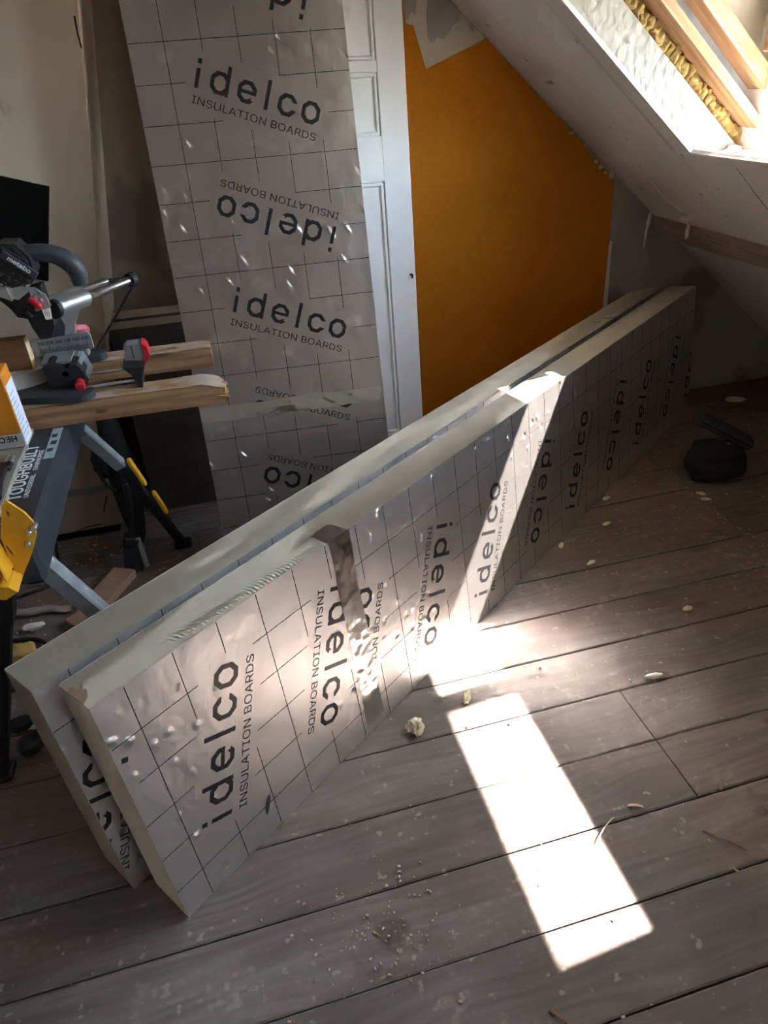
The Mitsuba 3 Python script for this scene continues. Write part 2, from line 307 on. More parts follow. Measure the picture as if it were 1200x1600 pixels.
chip = [ragged(*q, i) for i, q in enumerate([(1.702, 1.043, 0.012, 0.016), (1.672, 1.052, 0.008, 0.008), (1.645, 1.075, 0.010, 0.009), (1.622, 1.098, 0.012, 0.008), (1.50, 1.208, 0.014, 0.006), (1.56, 1.16, 0.006, 0.004)])]
put('wall_front__filler_spots', extr_xz(shapely.union_all(chip), GY - 0.008, GY), 'm_paper')
# purlin under the slope, white filler runs on the slope
def slope_pt(x, y, o=0.0): return np.array([x, y, RC - RK * x]) + NR * o
pc = slope_pt(1.985, 0, -0.013)
put('trim_1', cbox((pc[0], (RY0 + GY) / 2, pc[2]), (0.115, GY - RY0 - 0.002, 0.042), 0.004, (SD, (0, 1, 0), NR)), 'm_old_wood'); tag('trim_1', 'dark old timber purlin along the sloped ceiling', kind='structure')
def ribbon(pts, w, t=0.004):
    ms = [bar(a, b, wi, t, up=NR, ch=0.001) for a, b, wi in zip(pts[:-1], pts[1:], w)]; return cat(ms)
put('ceiling__filler_run', cat(ribbon([slope_pt(1.682, 2.482, -0.002), slope_pt(1.735, 2.496, -0.002), slope_pt(1.795, 2.515, -0.002), slope_pt(1.865, 2.468, -0.002)], [0.008, 0.013, 0.010]),
    blob(slope_pt(1.885, 2.468, -0.010), (0.022, 0.010, 0.010), 3), blob(slope_pt(1.925, 2.474, -0.032), (0.008, 0.007, 0.034), 4)), 'm_white_filler', smooth=True)
put('ceiling__filler_run', cat(blob((1.918, 2.757, 0.85), (0.010, 0.005, 0.035), 5), blob((1.912, 2.757, 0.79), (0.005, 0.004, 0.05), 6)), 'm_white_filler', smooth=True)
put('ceiling__seam', ribbon([slope_pt(1.588, 1.893, -0.0002), slope_pt(1.67, 1.90, -0.0002), slope_pt(1.745, 1.905, -0.0002), slope_pt(1.90, 1.912, -0.0002)], [0.002, 0.003, 0.003], 0.0008), 'm_dark_gap')

# ---------------------------------------------------------------- the setting: dormer
def off_strip(o0, o1, z0=1.183, z1=2.0, x1=1.735):
    a, b = sx(0.3), sx(2.2)
    q = [RO + SD * s + NR * o for s, o in ((a, o0), (b, o0), (b, o1), (a, o1))]
    return Polygon([(p[0], p[2]) for p in q]).intersection(sbox(0.4, z0, x1, z1))
put('dormer_cheek', extr_xz(off_strip(0.0125, 0.113), 2.07, 2.086), 'm_reveal'); tag('dormer_cheek', 'rough cream plasterboard reveal of the roof opening', kind='structure')
put('dormer_cheek__back_boarding', extr_xz(off_strip(0.0, 0.75, z0=1.0, x1=1.80), 2.145, 2.165), 'm_deck')
wool = []
for i in range(46):
    s = sx(0.75) + i * 0.0255; o = 0.138 + 0.004 * math.sin(i * 1.7)
    c = RO + SD * s + NR * o
    if c[2] > 1.175 and c[0] < 1.76:
        wool.append(blob((c[0], 2.108, c[2]), (0.021, 0.03, 0.025), i, 0.45, 2, 2.2))
put('dormer_cheek__insulation_wool', cat(wool + [extr_xz(off_strip(0.112, 0.166), 2.115, 2.145)]), 'm_wool', smooth=True); tag('dormer_cheek__insulation_wool', 'strip of yellow mineral wool in the cut roof')
put('dormer_cheek__wool_lath', extr_xz(off_strip(0.111, 0.116), 2.078, 2.10), 'm_rafter')
put('dormer_cheek__rafter', extr_xz(off_strip(0.163, 0.190), 2.02, 2.144), 'm_rafter')
put('dormer_cheek__rafter', extr_xz(off_strip(0.243, 0.287), 2.02, 2.144), 'm_rafter')
put('dormer_cheek__roofing_felt', extr_xz(off_strip(0.186, 0.25), 2.095, 2.144), 'm_felt')
put('dormer_cheek__boarding', extr_xz(off_strip(0.283, 0.62), 2.085, 2.144), 'm_deck')
put('dormer_cheek__post', cbox((1.712, 1.985, 1.72), (0.045, 0.06, 0.56), 0.003), 'm_rafter')
sillp = Polygon([(1.549, 1.1835), (1.80, 1.1835), (1.80, 0.985)])
put('dormer_sill', cat(extr_xz(sillp, OY0 - .02, OY1 + 0.03), blob((1.70, 2.06, 1.188), (0.03, 0.012, 0.008), 2, 0.5, 2)), 'm_white_filler'); tag('dormer_sill', 'white plaster sill of the roof opening', kind='structure')
fr = sbox(OY0, 1.1835, 2.144, 2.0).difference(sbox(0.59, 1.205, 1.222, 1.722)).difference(sbox(1.287, 1.205, 1.992, 1.722))
m = extr(fr, 0.04); m.apply_transform(frame((1.775, 0, 0), (0, 1, 0), (0, 0, 1), (1, 0, 0))); m.apply_translation((-0.04, 0, 0)); m.fix_normals()
put('window_1', m, 'm_white_paint'); tag('window_1', 'white frame of the added unseen dormer window', kind='structure')
put('window_1__pane', bx(1.757, 1.759, 0.585, 1.227, 1.20, 1.727), 'm_glass')
put('window_1__pane', bx(1.757, 1.759, 1.282, 1.997, 1.20, 1.727), 'm_glass')
put('dormer_roof', cat(bx(0.35, 1.95, 0.35, 2.25, 1.98, 2.02), extr_xz(off_strip(0.0, 0.9, z0=1.0, x1=1.80), 0.40, 0.45)), 'm_deck'); tag('dormer_roof', 'ceiling boards of the added unseen dormer', kind='structure')

put('dormer_cheek_001', cat([extr_xz(off_strip(0.0, 0.9, z0=1.0, x1=1.80), y, y + 0.05) for y in (PY0 - 0.05, PY1)]), 'm_deck'); tag('dormer_cheek_001', 'boarded sides of an added unseen roof opening', kind='structure')  # from here the added dormer, out of view, lets in fill light
put('dormer_sill_001', extr_xz(sillp, PY0 - .05, PY1 + 0.05), 'm_white_filler'); tag('dormer_sill_001', 'white plaster sill of the added unseen roof opening', kind='structure')
fr = sbox(PY0 - 0.05, 1.1835, PY1 + 0.05, 2.0).difference(sbox(PY0 + 0.08, 1.205, -1.30, 1.90)).difference(sbox(-1.24, 1.205, PY1 - 0.08, 1.90))
m = extr(fr, 0.04); m.apply_transform(frame((1.735, 0, 0), (0, 1, 0), (0, 0, 1), (1, 0, 0))); m.fix_normals()
put('added_window_2', m, 'm_white_paint'); tag('added_window_2', 'white frame of the added unseen dormer window', kind='structure')
put('added_window_2__pane', bx(1.757, 1.759, PY0 + 0.075, -1.295, 1.20, 1.905), 'm_glass')
put('added_window_2__pane', bx(1.757, 1.759, -1.245, PY1 - 0.075, 1.20, 1.905), 'm_glass')
put('dormer_roof_001', bx(0.35, 1.95, PY0 - 0.2, PY1 + 0.2, 1.98, 2.02), 'm_deck'); tag('dormer_roof_001', 'ceiling boards of the added unseen dormer', kind='structure')

# ---------------------------------------------------------------- the setting: leaning chimney
chx = lambda z: -0.487 + 0.179 * z
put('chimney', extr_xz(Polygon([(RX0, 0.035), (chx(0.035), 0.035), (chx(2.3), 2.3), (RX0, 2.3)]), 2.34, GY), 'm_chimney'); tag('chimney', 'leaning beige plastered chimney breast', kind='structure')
put('baseboard_chimney', bx(RX0, chx(0) - 0.006, 2.352, 2.40, 0.0, 0.036), 'm_dark_gap'); tag('baseboard_chimney', 'dark gap under the chimney plaster', kind='structure')
cr = []
for pts in ([(-0.50, 0.165), (-0.51, 0.14), (-0.522, 0.115), (-0.527, 0.10)], [(-0.66, 0.03), (-0.60, 0.047), (-0.55, 0.05)], [(-0.212, 1.60), (-0.214, 1.56), (-0.213, 1.53)]):
    cr += [bar((a[0], 2.3395, a[1]), (b[0], 2.3395, b[1]), 0.0012, 0.004, up=(0, 0, 1) if abs(a[0] - b[0]) > abs(a[1] - b[1]) else (1, 0, 0), ch=0.0003) for a, b in zip(pts[:-1], pts[1:])]
put('chimney__crack', cat(cr), 'm_dark_gap')
ang = math.radians(-17); HX, HZ = np.array([math.cos(ang), 0, math.sin(ang)]), np.array([-math.sin(ang), 0, math.cos(ang)])
hc = np.array([-0.392, 2.34, 1.204]) - HX * 0.22 - HZ * 0.135
hp = sbox(-0.22, -0.135, 0.22, 0.135).difference(affinity.scale(shapely.Point(0.103, -0.102).buffer(1), 0.021, 0.006))
m = extr(hp, 0.014); m.apply_transform(frame(hc, HX, HZ, (0, -1, 0))); m.apply_translation((0, -0.0005, 0))
put('chimney_hatch', m, 'm_hatch'); tag('chimney_hatch', 'matt black panel with an oval hand hole on the leaning chimney', 'panel')
put('pipe_strip', cat(bar((-0.84, 2.335, 0.205), (-0.515, 2.335, 0.2), 0.008, 0.024), bar((-0.52, 2.335, 0.2), (-0.40, 2.30, 0.232), 0.008, 0.022)), 'm_grey_plastic'); tag('pipe_strip', 'flat grey strip fixed low across the chimney breast', 'strip')

# ---------------------------------------------------------------- white panelled door leaning against the gable
KD = 0.1155
dz = np.array([0, KD, 1.0]); dz /= np.linalg.norm(dz); dn = np.cross((1, 0, 0), dz)     # dn points to the room (-y)
DO = np.array([0.043, 2.462, 0.0])
DW, DH, DT = 0.74, 1.98, 0.036
def door_part(x0, x1, z0, z1, n0, n1, ch=0.002):
    c = DO + np.array([1, 0, 0]) * (x0 + x1) / 2 + dz * (z0 + z1) / 2 + dn * (n0 + n1) / 2
    return cbox(c, (x1 - x0, z1 - z0, abs(n1 - n0)), ch, ((1, 0, 0), dz, dn))
xs = [0, 0.10, 0.315, 0.425, 0.64, 0.74]; zs = [0.0, 0.16, 1.117, 1.262, 1.452, 1.485, 1.86, DH]
parts = [door_part(xs[0], xs[1], 0, DH, -DT, 0), door_part(xs[4], xs[5], 0, DH, -DT, 0), door_part(xs[2], xs[3], 0, DH, -DT, 0)]
for a, b in ((0, 1), (2, 3), (4, 5), (6, 7)):
    for c, d in ((1, 2), (3, 4)): parts.append(door_part(xs[c] - .001, xs[d] + .001, zs[a], zs[b], -DT, 0))
door = put('panelled_door', cat(parts), 'm_door'); tag(door, 'white panelled wooden door leaning on the orange wall behind the upright foil board', 'door', kind='thing')
for a, b in ((1, 2), (3, 4), (5, 6)):
    for c, d in ((1, 2), (3, 4)):
        x0, x1, z0, z1 = xs[c], xs[d], zs[a], zs[b]
        pm = [door_part(x0 - .002, x1 + .002, z0 - .002, z1 + .002, -0.026, -0.014)]
        w = 0.016
        pm += [door_part(x0, x0 + w, z0, z1, -0.016, -0.005, 0.005), door_part(x1 - w, x1, z0, z1, -0.016, -0.005, 0.005), door_part(x0, x1, z0, z0 + w, -0.016, -0.005, 0.005), door_part(x0, x1, z1 - w, z1, -0.016, -0.005, 0.005)]
        put('panelled_door__panel', cat(pm), 'm_door')
kc = DO + np.array([0.722, 0, 0]) + dz * 0.79
put('panelled_door__latch', cat(cyl(kc - dn * 0.004, kc + dn * 0.012, 0.004), tube([kc + dn * 0.012, kc + dn * 0.014 + dz * 0.004, kc + dn * 0.013 - dz * 0.012], 0.0035, 8)), 'm_black', smooth=30); tag('panelled_door__latch', 'small dark latch pin')

# ---------------------------------------------------------------- insulation boards: print
XH, ST, LW2 = 0.0575, 0.0105, 0.026
def octagon(cx, w, h, c): return Polygon([(cx - w + c, 0), (cx + w - c, 0), (cx + w, c), (cx + w, h - c), (cx + w - c, h), (cx - w + c, h), (cx - w, h - c), (cx - w, c)])
def ring(cx): return octagon(cx, LW2, XH, 0.015).difference(affinity.translate(octagon(cx, LW2 - ST, XH - 2 * ST, 0.010), 0, ST))
def logo():
    a = 0.076; g = [sbox(-ST / 2, 0, ST / 2, 0.0495), sbox(-ST / 2, 0.061, ST / 2, 0.0735)]
    cx = 0.061; g.append(shapely.union_all([ring(cx), sbox(cx + LW2 - ST, 0, cx + LW2, a)]))
    cx = 0.136; g.append(shapely.union_all([ring(cx), sbox(cx - LW2 + 0.002, 0.0245, cx + LW2 - 0.002, 0.0335)]).difference(sbox(cx + LW2 - ST - 0.002, ST, cx + LW2 + .01, 0.0245)))
    cx = 0.193; g.append(sbox(cx - ST / 2, 0, cx + ST / 2, a))
    cx = 0.250; g.append(ring(cx).difference(sbox(cx + 0.008, 0.019, cx + 0.05, XH - 0.019)))
    g.append(ring(0.318)); return g
def flat_polys(mesh):
    tri = mesh.triangles[mesh.face_normals[:, 2] > 0.9][:, :, :2]
    return shapely.union_all([Polygon(t) for t in tri]).buffer(0)
def word(text, height, width, x0=0.0, y0=0.0, bold=False):
    p = flat_polys(meshkit.text_mesh(text, height, 0.001, bold)); b = p.bounds
    return affinity.translate(affinity.scale(affinity.translate(p, -b[0], 0), width / (b[2] - b[0]), 1.0, origin=(0, 0)), x0, y0)
LOGO, SUB = shapely.union_all(logo()), word('INSULATION BOARDS', 0.0195, 0.352, -0.006, -0.0395)
def to_board(poly, o, a):
    c, s = math.cos(a), math.sin(a)                      # text x -> (c, s), text y -> (s, -c) in (u right, v down)
    return affinity.affine_transform(poly, [c, s, s, -c, o[0], o[1]])
BLANK = sbox(-0.028, -0.06, 0.367, 0.094)
def prints(outline, cols, rows, texts):
    """(grid polygons, [(logo, subtitle)]) of one foil face, clipped to its outline."""
    blank = shapely.union_all([to_board(BLANK, o, a) for o, a in texts] or [Polygon()])
    x0, y0, x1, y1 = outline.bounds; segs = []
    for u in cols: segs.append(LineString([(u, y0 - 1), (u, y1 + 1)]))
    for v in rows: segs.append(LineString([(x0 - 1, v), (x1 + 1, v)]))
    out = []
    for l in segs:
        k = l.intersection(outline).difference(blank)
        out += [g.buffer(0.0009, cap_style='flat') for g in getattr(k, 'geoms', [k]) if g.length > 0.004]
    tx = [(to_board(LOGO, o, a).intersection(outline), to_board(SUB, o, a).intersection(outline)) for o, a in texts]
    return out, [t for t in tx if t[0].area + t[1].area > 2e-5]
def on_face(polys, O, ex, ey, nn, lift, th=0.0003):
    """Flat pieces of (u, v) polygons lying on a board's face; nn points out of the face."""
    ms = [extr(p, th) for p in polys if p is not None and not p.is_empty]; ms = [m for m in ms if m is not None]
    if not ms: return None
    m = cat(ms); v = np.array(m.vertices)
    m.vertices = O + v[:, :1] * ex + v[:, 1:2] * ey + (v[:, 2:] + lift) * nn
    m.fix_normals(); return m
def slab(O, ex, ey, en, u0, u1, v0, v1, n0, n1, floor_cut=False, ymax=None, sub=None):
    """Box in a board's frame (en into the board); floor_cut: the bottom (v1) ends in the floor plane."""
    V = []
    for n in (n0, n1):
        for v in (v0, v1):
            for u in (u0, u1):
                p = O + u * ex + v * ey + n * en
                if floor_cut and v == v1: p = p + ey * ((0.0015 - p[2]) / ey[2])
                if ymax is not None and p[1] > ymax: p = p + ex * ((ymax - p[1]) / ex[1])
                V.append(p)
    m = trimesh.Trimesh(np.array(V)).convex_hull
    return m
def foil_board(key, O, ex, ey, en, pieces, n0, n1, cols, rows, texts, mat='m_foil', floor_cut=False, ymax=None, vtop=0.0, vbot=0.585, back=True):
    tf = 0.0012
    for i, (u0, u1) in enumerate(pieces):
        put(f'{key}__foam_core', slab(O, ex, ey, en, u0, u1, vtop, vbot, n0 + tf, n1 - tf, floor_cut, ymax), 'm_foam')
        put(f'{key}__foil_facing', slab(O, ex, ey, en, u0, u1, vtop - 0.0012, vbot, n0, n0 + tf, floor_cut, ymax), mat)
        if back: put(f'{key}__foil_facing', slab(O, ex, ey, en, u0, u1, vtop - 0.0012, vbot, n1 - tf, n1, floor_cut, ymax), mat)
        outl = sbox(u0 + .001, vtop + .001, u1 - .001, vbot - .004)
        grid, tx = prints(outl, cols, rows, texts[i])
        g = on_face(grid, O + en * n0, ex, ey, -en, 0.0001)
        if g is not None: put(f'{key}__grid_print', g, 'm_ink_line'); 
        for lg, sb in tx:
            lm = on_face([lg, sb], O + en * n0, ex, ey, -en, 0.0002)
            if lm is not None: k = put(f'{key}__printed_lettering', lm, 'm_ink'); tag(k, 'black printed maker name')
UPA, DNA = math.radians(-69.3), math.radians(110.7)
cols = [0.053 + 0.1 * k for k in range(-2, 31)]; rows = [0.1 * k for k in range(1, 6)]
# nearest board, two pieces joined with foil tape
tx1 = [((0.153, 0.431), UPA), ((0.543, 0.111), DNA), ((-0.057, 0.111), DNA)]
tx2 = [((0.553 + 0.6 * k, 0.505), UPA) for k in range(5)] + [((0.945 + 0.6 * k, 0.163), DNA) for k in range(-1, 4)]
tx2 = [t for t in tx2 if not (t[1] == DNA and t[0][0] < 0.5)]
b1 = 'insulation_board'
foil_board(b1, B0, BL, BS, BN, [(-0.010, 0.5965), (0.597, 2.976)], 0.0, 0.112, cols, rows, [tx1, tx2], floor_cut=True, ymax=GY - 0.012)
tag(b1, 'nearest long foil-faced insulation board standing on edge, taped across its face', 'insulation board', 'long insulation boards on edge')
def strip_on(O, ex, ey, nn, pts_l, pts_r, lift, th=0.0005):
    n = len(pts_l); V, Fc = [], []
    for k, (a, b) in enumerate(zip(pts_l, pts_r)):
        for (u, v), w in ((a, 0), (((a[0] + b[0]) / 2, (a[1] + b[1]) / 2), 1), (b, 0)):
            V.append(O + u * ex + v * ey + nn * (lift + 0.0006 * w + 0.0004 * math.sin(k * 2.3 + u * 90)))
    for k in range(n - 1):
        for j in range(2):
            a = k * 3 + j; Fc += [[a, a + 1, a + 4], [a, a + 4, a + 3]]
    m = trimesh.Trimesh(np.array(V), np.array(Fc), process=False)
    if m.face_normals.mean(0) @ nn < 0: m.invert()
    return m
vv = np.linspace(-0.001, 0.557, 40)
tl = [(0.566 + 0.0015 * math.sin(v * 31), v) for v in vv]; tr = [(0.631 - 0.0008 * v + 0.0015 * math.sin(v * 23 + 1), v) for v in vv]
tm = strip_on(B0, BL, BS, -BN, tl, tr, 0.0008)
top = slab(B0, BL, BN, -BS, 0.568, 0.629, -0.001, 0.058, 0.0012, 0.0022)
k = put(f'{b1}__foil_tape', cat(tm, top), 'm_tape', smooth=35); tag(k, 'wrinkled silver foil tape over the joint')
# torn foam corner of the near end
tc = Polygon([(-0.010, 0.018), (0.004, 0.030), (0.012, 0.050), (0.006, 0.052), (0.016, 0.068), (0.004, 0.066), (-0.002, 0.078), (-0.012, 0.074)])
m = extr(tc, 0.003); v = np.array(m.vertices); m.vertices = B0 + v[:, :1] * BL + v[:, 1:2] * BN - BS * (v[:, 2:] + 0.0005 + 0.12 * np.maximum(v[:, :1], 0)); m.fix_normals()
put(f'{b1}__torn_corner', m, 'm_foam_brown_shaded'); tag(f'{b1}__torn_corner', 'torn brownish flap of foam at the corner')
sc = []
for (u, v, w, hgt) in ((0.235, 0.498, 0.006, 0.022), (0.233, 0.505, 0.004, 0.02)):
    sc.append(extr(affinity.rotate(affinity.scale(shapely.Point(u, v).buffer(1), w, hgt), 24), 0.0004))
m = cat(sc); v = np.array(m.vertices); m.vertices = B0 + v[:, :1] * BL + v[:, 1:2] * BS - (v[:, 2:] + 0.0006) * BN; put(f'{b1}__scuff', m, 'm_graphite'); tag(f'{b1}__scuff', 'small dark scuff')
# second board behind it
b2 = 'insulation_board_001'
txr = [((-0.072 + 0.6 * k, 0.484), UPA) for k in range(6)] + [((0.318 + 0.6 * k, 0.164), DNA) for k in range(-1, 5)]
cols2 = [0.022 + 0.1 * k for k in range(-1, 31)]
foil_board(b2, B0, BL, BS, BN, [(-0.046, 3.01)], 0.139, 0.252, cols2, rows, [txr], floor_cut=True, ymax=GY - 0.012)
tag(b2, 'second long insulation board standing on edge directly behind the taped one', 'insulation board', 'long insulation boards on edge')
scene_gap = put(f'{b2}__loose_crumb', cat(blob(B0 + BL * 2.42 + BN * 0.16 - BS * 0.006, (0.03, 0.012, 0.006), 3, 0.6, 2), blob(B0 + BL * 2.35 + BN * 0.18 - BS * 0.004, (0.015, 0.010, 0.005), 5, 0.6, 2)), 'm_foam', smooth=True)
# board leaning upright in front of the door: two pieces joined with tape
LQ = np.array([[0.995, -0.003, 0.097], [-0.095, -0.248, 0.964], [0.022, -0.969, -0.247]])
LU, LV = LQ[:, 0] / np.linalg.norm(LQ[:, 0]), LQ[:, 1]; LV = LV - LU * (LU @ LV); LV /= np.linalg.norm(LV); LN = np.cross(LU, LV)
LO = np.array([0.003, 2.298, 1.535])
A1, A2 = math.radians(20.4), math.radians(200.4)
cols3 = [0.1 * k for k in range(0, 5)]; rows3 = [0.1 * k for k in range(-6, 17)]
txl = [((0.065, 0.114 + 0.6 * k), A1) for k in (-1, 0, 1)] + [((0.403, 0.503 + 0.6 * k), A2) for k in (-1, 0, 1)]
txl2 = [((0.063, 0.935), A1), ((0.406, 1.325), A2)]
b3 = 'insulation_board_002'
def lean_piece(v0, v1, texts):
    tf = 0.0012
    fc = v1 > 1.3
    put(f'{b3}__foam_core', slab(LO, LU, LV, LN, -0.095, 0.497, v0, v1, tf, 0.08 - tf, fc), 'm_foam')
    put(f'{b3}__foil_facing', slab(LO, LU, LV, LN, -0.0955, 0.4975, v0, v1, 0.0, tf, fc), 'm_foil_dusty')
    put(f'{b3}__foil_facing', slab(LO, LU, LV, LN, -0.0955, 0.4975, v0, v1, 0.08 - tf, 0.08, fc), 'm_foil_dusty')
    grid, tx = prints(sbox(-0.094, v0 + .001, 0.496, v1 - 0.004), cols3, rows3, texts)
    put(f'{b3}__grid_print', on_face(grid, LO, LU, LV, -LN, 0.0001), 'm_ink_line')
    for lg, sb in tx: k = put(f'{b3}__printed_lettering', on_face([lg, sb], LO, LU, LV, -LN, 0.0002), 'm_ink'); tag(k, 'black printed maker name')
lean_piece(-0.56, 1.0185, txl); lean_piece(1.019, 1.60, txl2)
uu = np.linspace(-0.094, 0.497, 40)
tm = strip_on(LO, LU, LV, -LN, [(u, 0.993 + 0.002 * math.sin(u * 19)) for u in uu], [(u, 1.040 + 0.002 * math.sin(u * 23 + 1)) for u in uu], 0.0008)
k = put(f'{b3}__foil_tape', tm, 'm_tape', smooth=35); tag(k, 'wrinkled silver foil tape across the joint')
tag(b3, 'narrow foil insulation board leaning upright against the white door', 'insulation board')
# two short offcuts standing against the gable in the recess, its shade painted into their colours
for i, (y0, y1) in enumerate(((2.45, 2.545), (2.578, 2.688))):
    kk = f'insulation_board_{i + 3:03d}'
    put(f'{kk}__foam_core', bx(-0.355, 0.035, y0 + .001, y1 - .001, 0.0, 0.738), 'm_foam_brown_shaded')
    put(f'{kk}__shaded_facing', bx(-0.355, 0.035, y0, y0 + .001, 0.0, 0.739), 'm_shaded_facing'); put(f'{kk}__shaded_facing', bx(-0.355, 0.035, y1 - .001, y1, 0.0, 0.739), 'm_shaded_facing')
    if i == 0:
        grid, _ = prints(sbox(-0.354, 0.003, 0.034, 0.735), [-0.27, -0.17, -0.07, 0.03], [0.06 + .1 * k for k in range(7)], [])
        put(f'{kk}__grid_print', on_face(grid, np.array([0, y0, 0.74]), np.array([1.0, 0, 0]), np.array([0, 0, -1.0]), np.array([0, -1.0, 0]), 0.0001), 'm_ink_line')
tag('insulation_board_003', 'short insulation offcut standing in the dark recess, the front one of two', 'insulation board', 'offcut boards in the recess')
tag('insulation_board_004', 'short insulation offcut standing in the dark recess, against the wall behind another', 'insulation board', 'offcut boards in the recess')
# ---------------------------------------------------------------- sawhorse
sh = 'sawhorse'
put(f'{sh}__beam', cat(cbox((-0.445, 1.56, 0.69), (0.092, 0.80, 0.10), 0.008)), 'm_beam')
def flat_text(text, h, width, o, ex, ey, th=0.0006, bold=False, rows=None):
    p = word(text, h, width, bold=bold); m = extr(p, th); ex, ey = np.asarray(ex, float), np.asarray(ey, float); n = np.cross(ex, ey)
    v = np.array(m.vertices); m.vertices = np.asarray(o) + v[:, :1] * ex + v[:, 1:2] * ey + v[:, 2:] * n; return m
k = put(f'{sh}__printed_lettering', cat(flat_text('TOUGHBUILT', 0.027, 0.255, (-0.447, 1.325, 0.7401), (0, 1, 0), (-1, 0, 0), bold=True),
    flat_text('UNIVERSAL', 0.010, 0.10, (-0.432, 1.33, 0.7401), (0, 1, 0), (-1, 0, 0)), flat_text('SAWHORSE', 0.010, 0.10, (-0.432, 1.45, 0.7401), (0, 1, 0), (-1, 0, 0))), 'm_white_print'); tag(k, 'white maker lettering')
put(f'{sh}__sticker', bx(-0.428, -0.404, 1.50, 1.665, 0.7401, 0.7407), 'm_teal'); tag(f'{sh}__sticker', 'pale picture sticker')
put(f'{sh}__sticker__pictogram', cat(bx(-0.425, -0.412, 1.535, 1.552, 0.7407, 0.7411), bx(-0.422, -0.409, 1.572, 1.592, 0.7407, 0.7411), bx(-0.425, -0.412, 1.612, 1.63, 0.7407, 0.7411)), 'm_beam')
def xz(pts): return Polygon(pts)
pl1 = xz([(-0.422, 0.824), (-0.411, 0.827), (-0.391, 0.798), (-0.383, 0.775), (-0.387, 0.747), (-0.408, 0.708), (-0.435, 0.667), (-0.447, 0.681), (-0.446, 0.756)])
hole = affinity.scale(shapely.Point(-0.418, 0.803).buffer(1), 0.0022, 0.006); slot = affinity.rotate(sbox(-0.4415, 0.715, -0.4385, 0.738), 12)
br = cat(extr_xz(pl1.difference(hole).difference(slot), 1.158, 1.164), extr_xz(xz([(-0.49, 0.80), (-0.452, 0.835), (-0.437, 0.818), (-0.441, 0.75), (-0.456, 0.712), (-0.51, 0.70)]), 1.105, 1.111),
         extr_xz(xz([(-0.447, 0.681), (-0.435, 0.667), (-0.46, 0.655), (-0.49, 0.665), (-0.50, 0.70)]), 1.105, 1.164), bar((-0.452, 1.135, 0.755), (-0.447, 1.135, 0.69), 0.05, 0.004, up=(1, 0, 0)))
put(f'{sh}__hinge_bracket', br, 'm_yellow'); tag(f'{sh}__hinge_bracket', 'bright yellow steel hinge bracket')
for x, z in ((-0.394, 0.761), (-0.383, 0.770), (-0.403, 0.737)):
    put(f'{sh}__hinge_bracket__bolt', cat(cyl((x, 1.159, z), (x, 1.150, z), 0.0062, 16), blob((x, 1.149, z), (0.005, 0.004, 0.005), 1, 0.0, 2)), 'm_chrome', smooth=35)
def legbar(key, a, b, w, mat, label=None):
    k = put(key, bar(a, b, w, w, up=(0, 1, 0), ch=0.004), mat)
    if label: tag(k, label)
    return k
LA0, LA1 = np.array([-0.447, 1.235, 0.69]), np.array([-0.30, 1.25, 0.36])
k = legbar(f'{sh}__leg', LA0, LA1, 0.038, 'm_galv', 'galvanised steel leg'); d = (LA1 - LA0) / (LA1 - LA0)[2]
put(f'{k}__extension', cat(bar(LA1 - d * 0.02, LA1 + d * (0.012 - LA1[2]), 0.03, 0.03, up=(0, 1, 0)), cbox(LA1 + d * (0.012 - LA1[2]), (0.07, 0.05, 0.02), 0.004)), 'm_black')
for t in (0.18, 0.45, 0.56, 0.66):
    c = LA0 + (LA1 - LA0) * t + np.array([0.017, 0, 0.0075]); put(f'{k}__rivet', cyl(c - np.array([0.002, 0, 0.001]), c + np.array([0.0025, 0, 0.0012]), 0.0035, 10), 'm_chrome')
k = put(f'{sh}__leg', cat(bar((-0.485, 1.25, 0.69), (-0.545, 1.26, 0.50), 0.045, 0.045, up=(0, 1, 0)), bar((-0.542, 1.26, 0.51), (-0.718, 1.285, 0.014), 0.036, 0.036, up=(0, 1, 0)), cbox((-0.718, 1.285, 0.010), (0.065, 0.06, 0.02), 0.005)), 'm_black'); tag(k, 'black leg')
LB0, LB1 = np.array([-0.425, 1.86, 0.665]), np.array([-0.352, 1.955, 0.47])
k = legbar(f'{sh}__leg', LB0, LB1, 0.036, 'm_galv', 'galvanised upper leg with yellow levers'); d = np.array([-0.255, 2.165, 0.008]) - LB1
put(f'{k}__extension', cat(bar(LB1 - d * 0.03, LB1 + d, 0.028, 0.028, up=(0, 1, 0)), cbox(LB1 + d + np.array([0, 0, 0.004]), (0.06, 0.05, 0.02), 0.004)), 'm_black')
e = d / np.linalg.norm(d); sd = np.array([0.030, -0.008, 0.012])
for t0, t1 in ((-0.02, 0.24), (0.34, 0.58)):
    put(f'{k}__lever', bar(LB1 + d * t0 + sd, LB1 + d * t1 + sd * 0.8, 0.02, 0.014, up=(1, 0, 0), ch=0.004), 'm_yellow')
k = put(f'{sh}__leg', cat(bar((-0.47, 1.88, 0.66), (-0.755, 2.12, 0.012), 0.03, 0.03, up=(0, 1, 0)), cbox((-0.755, 2.12, 0.010), (0.06, 0.05, 0.02), 0.004)), 'm_black')
tag(sh, 'black sawhorse with yellow hinge bracket and grey steel legs carrying the timbers', 'sawhorse')

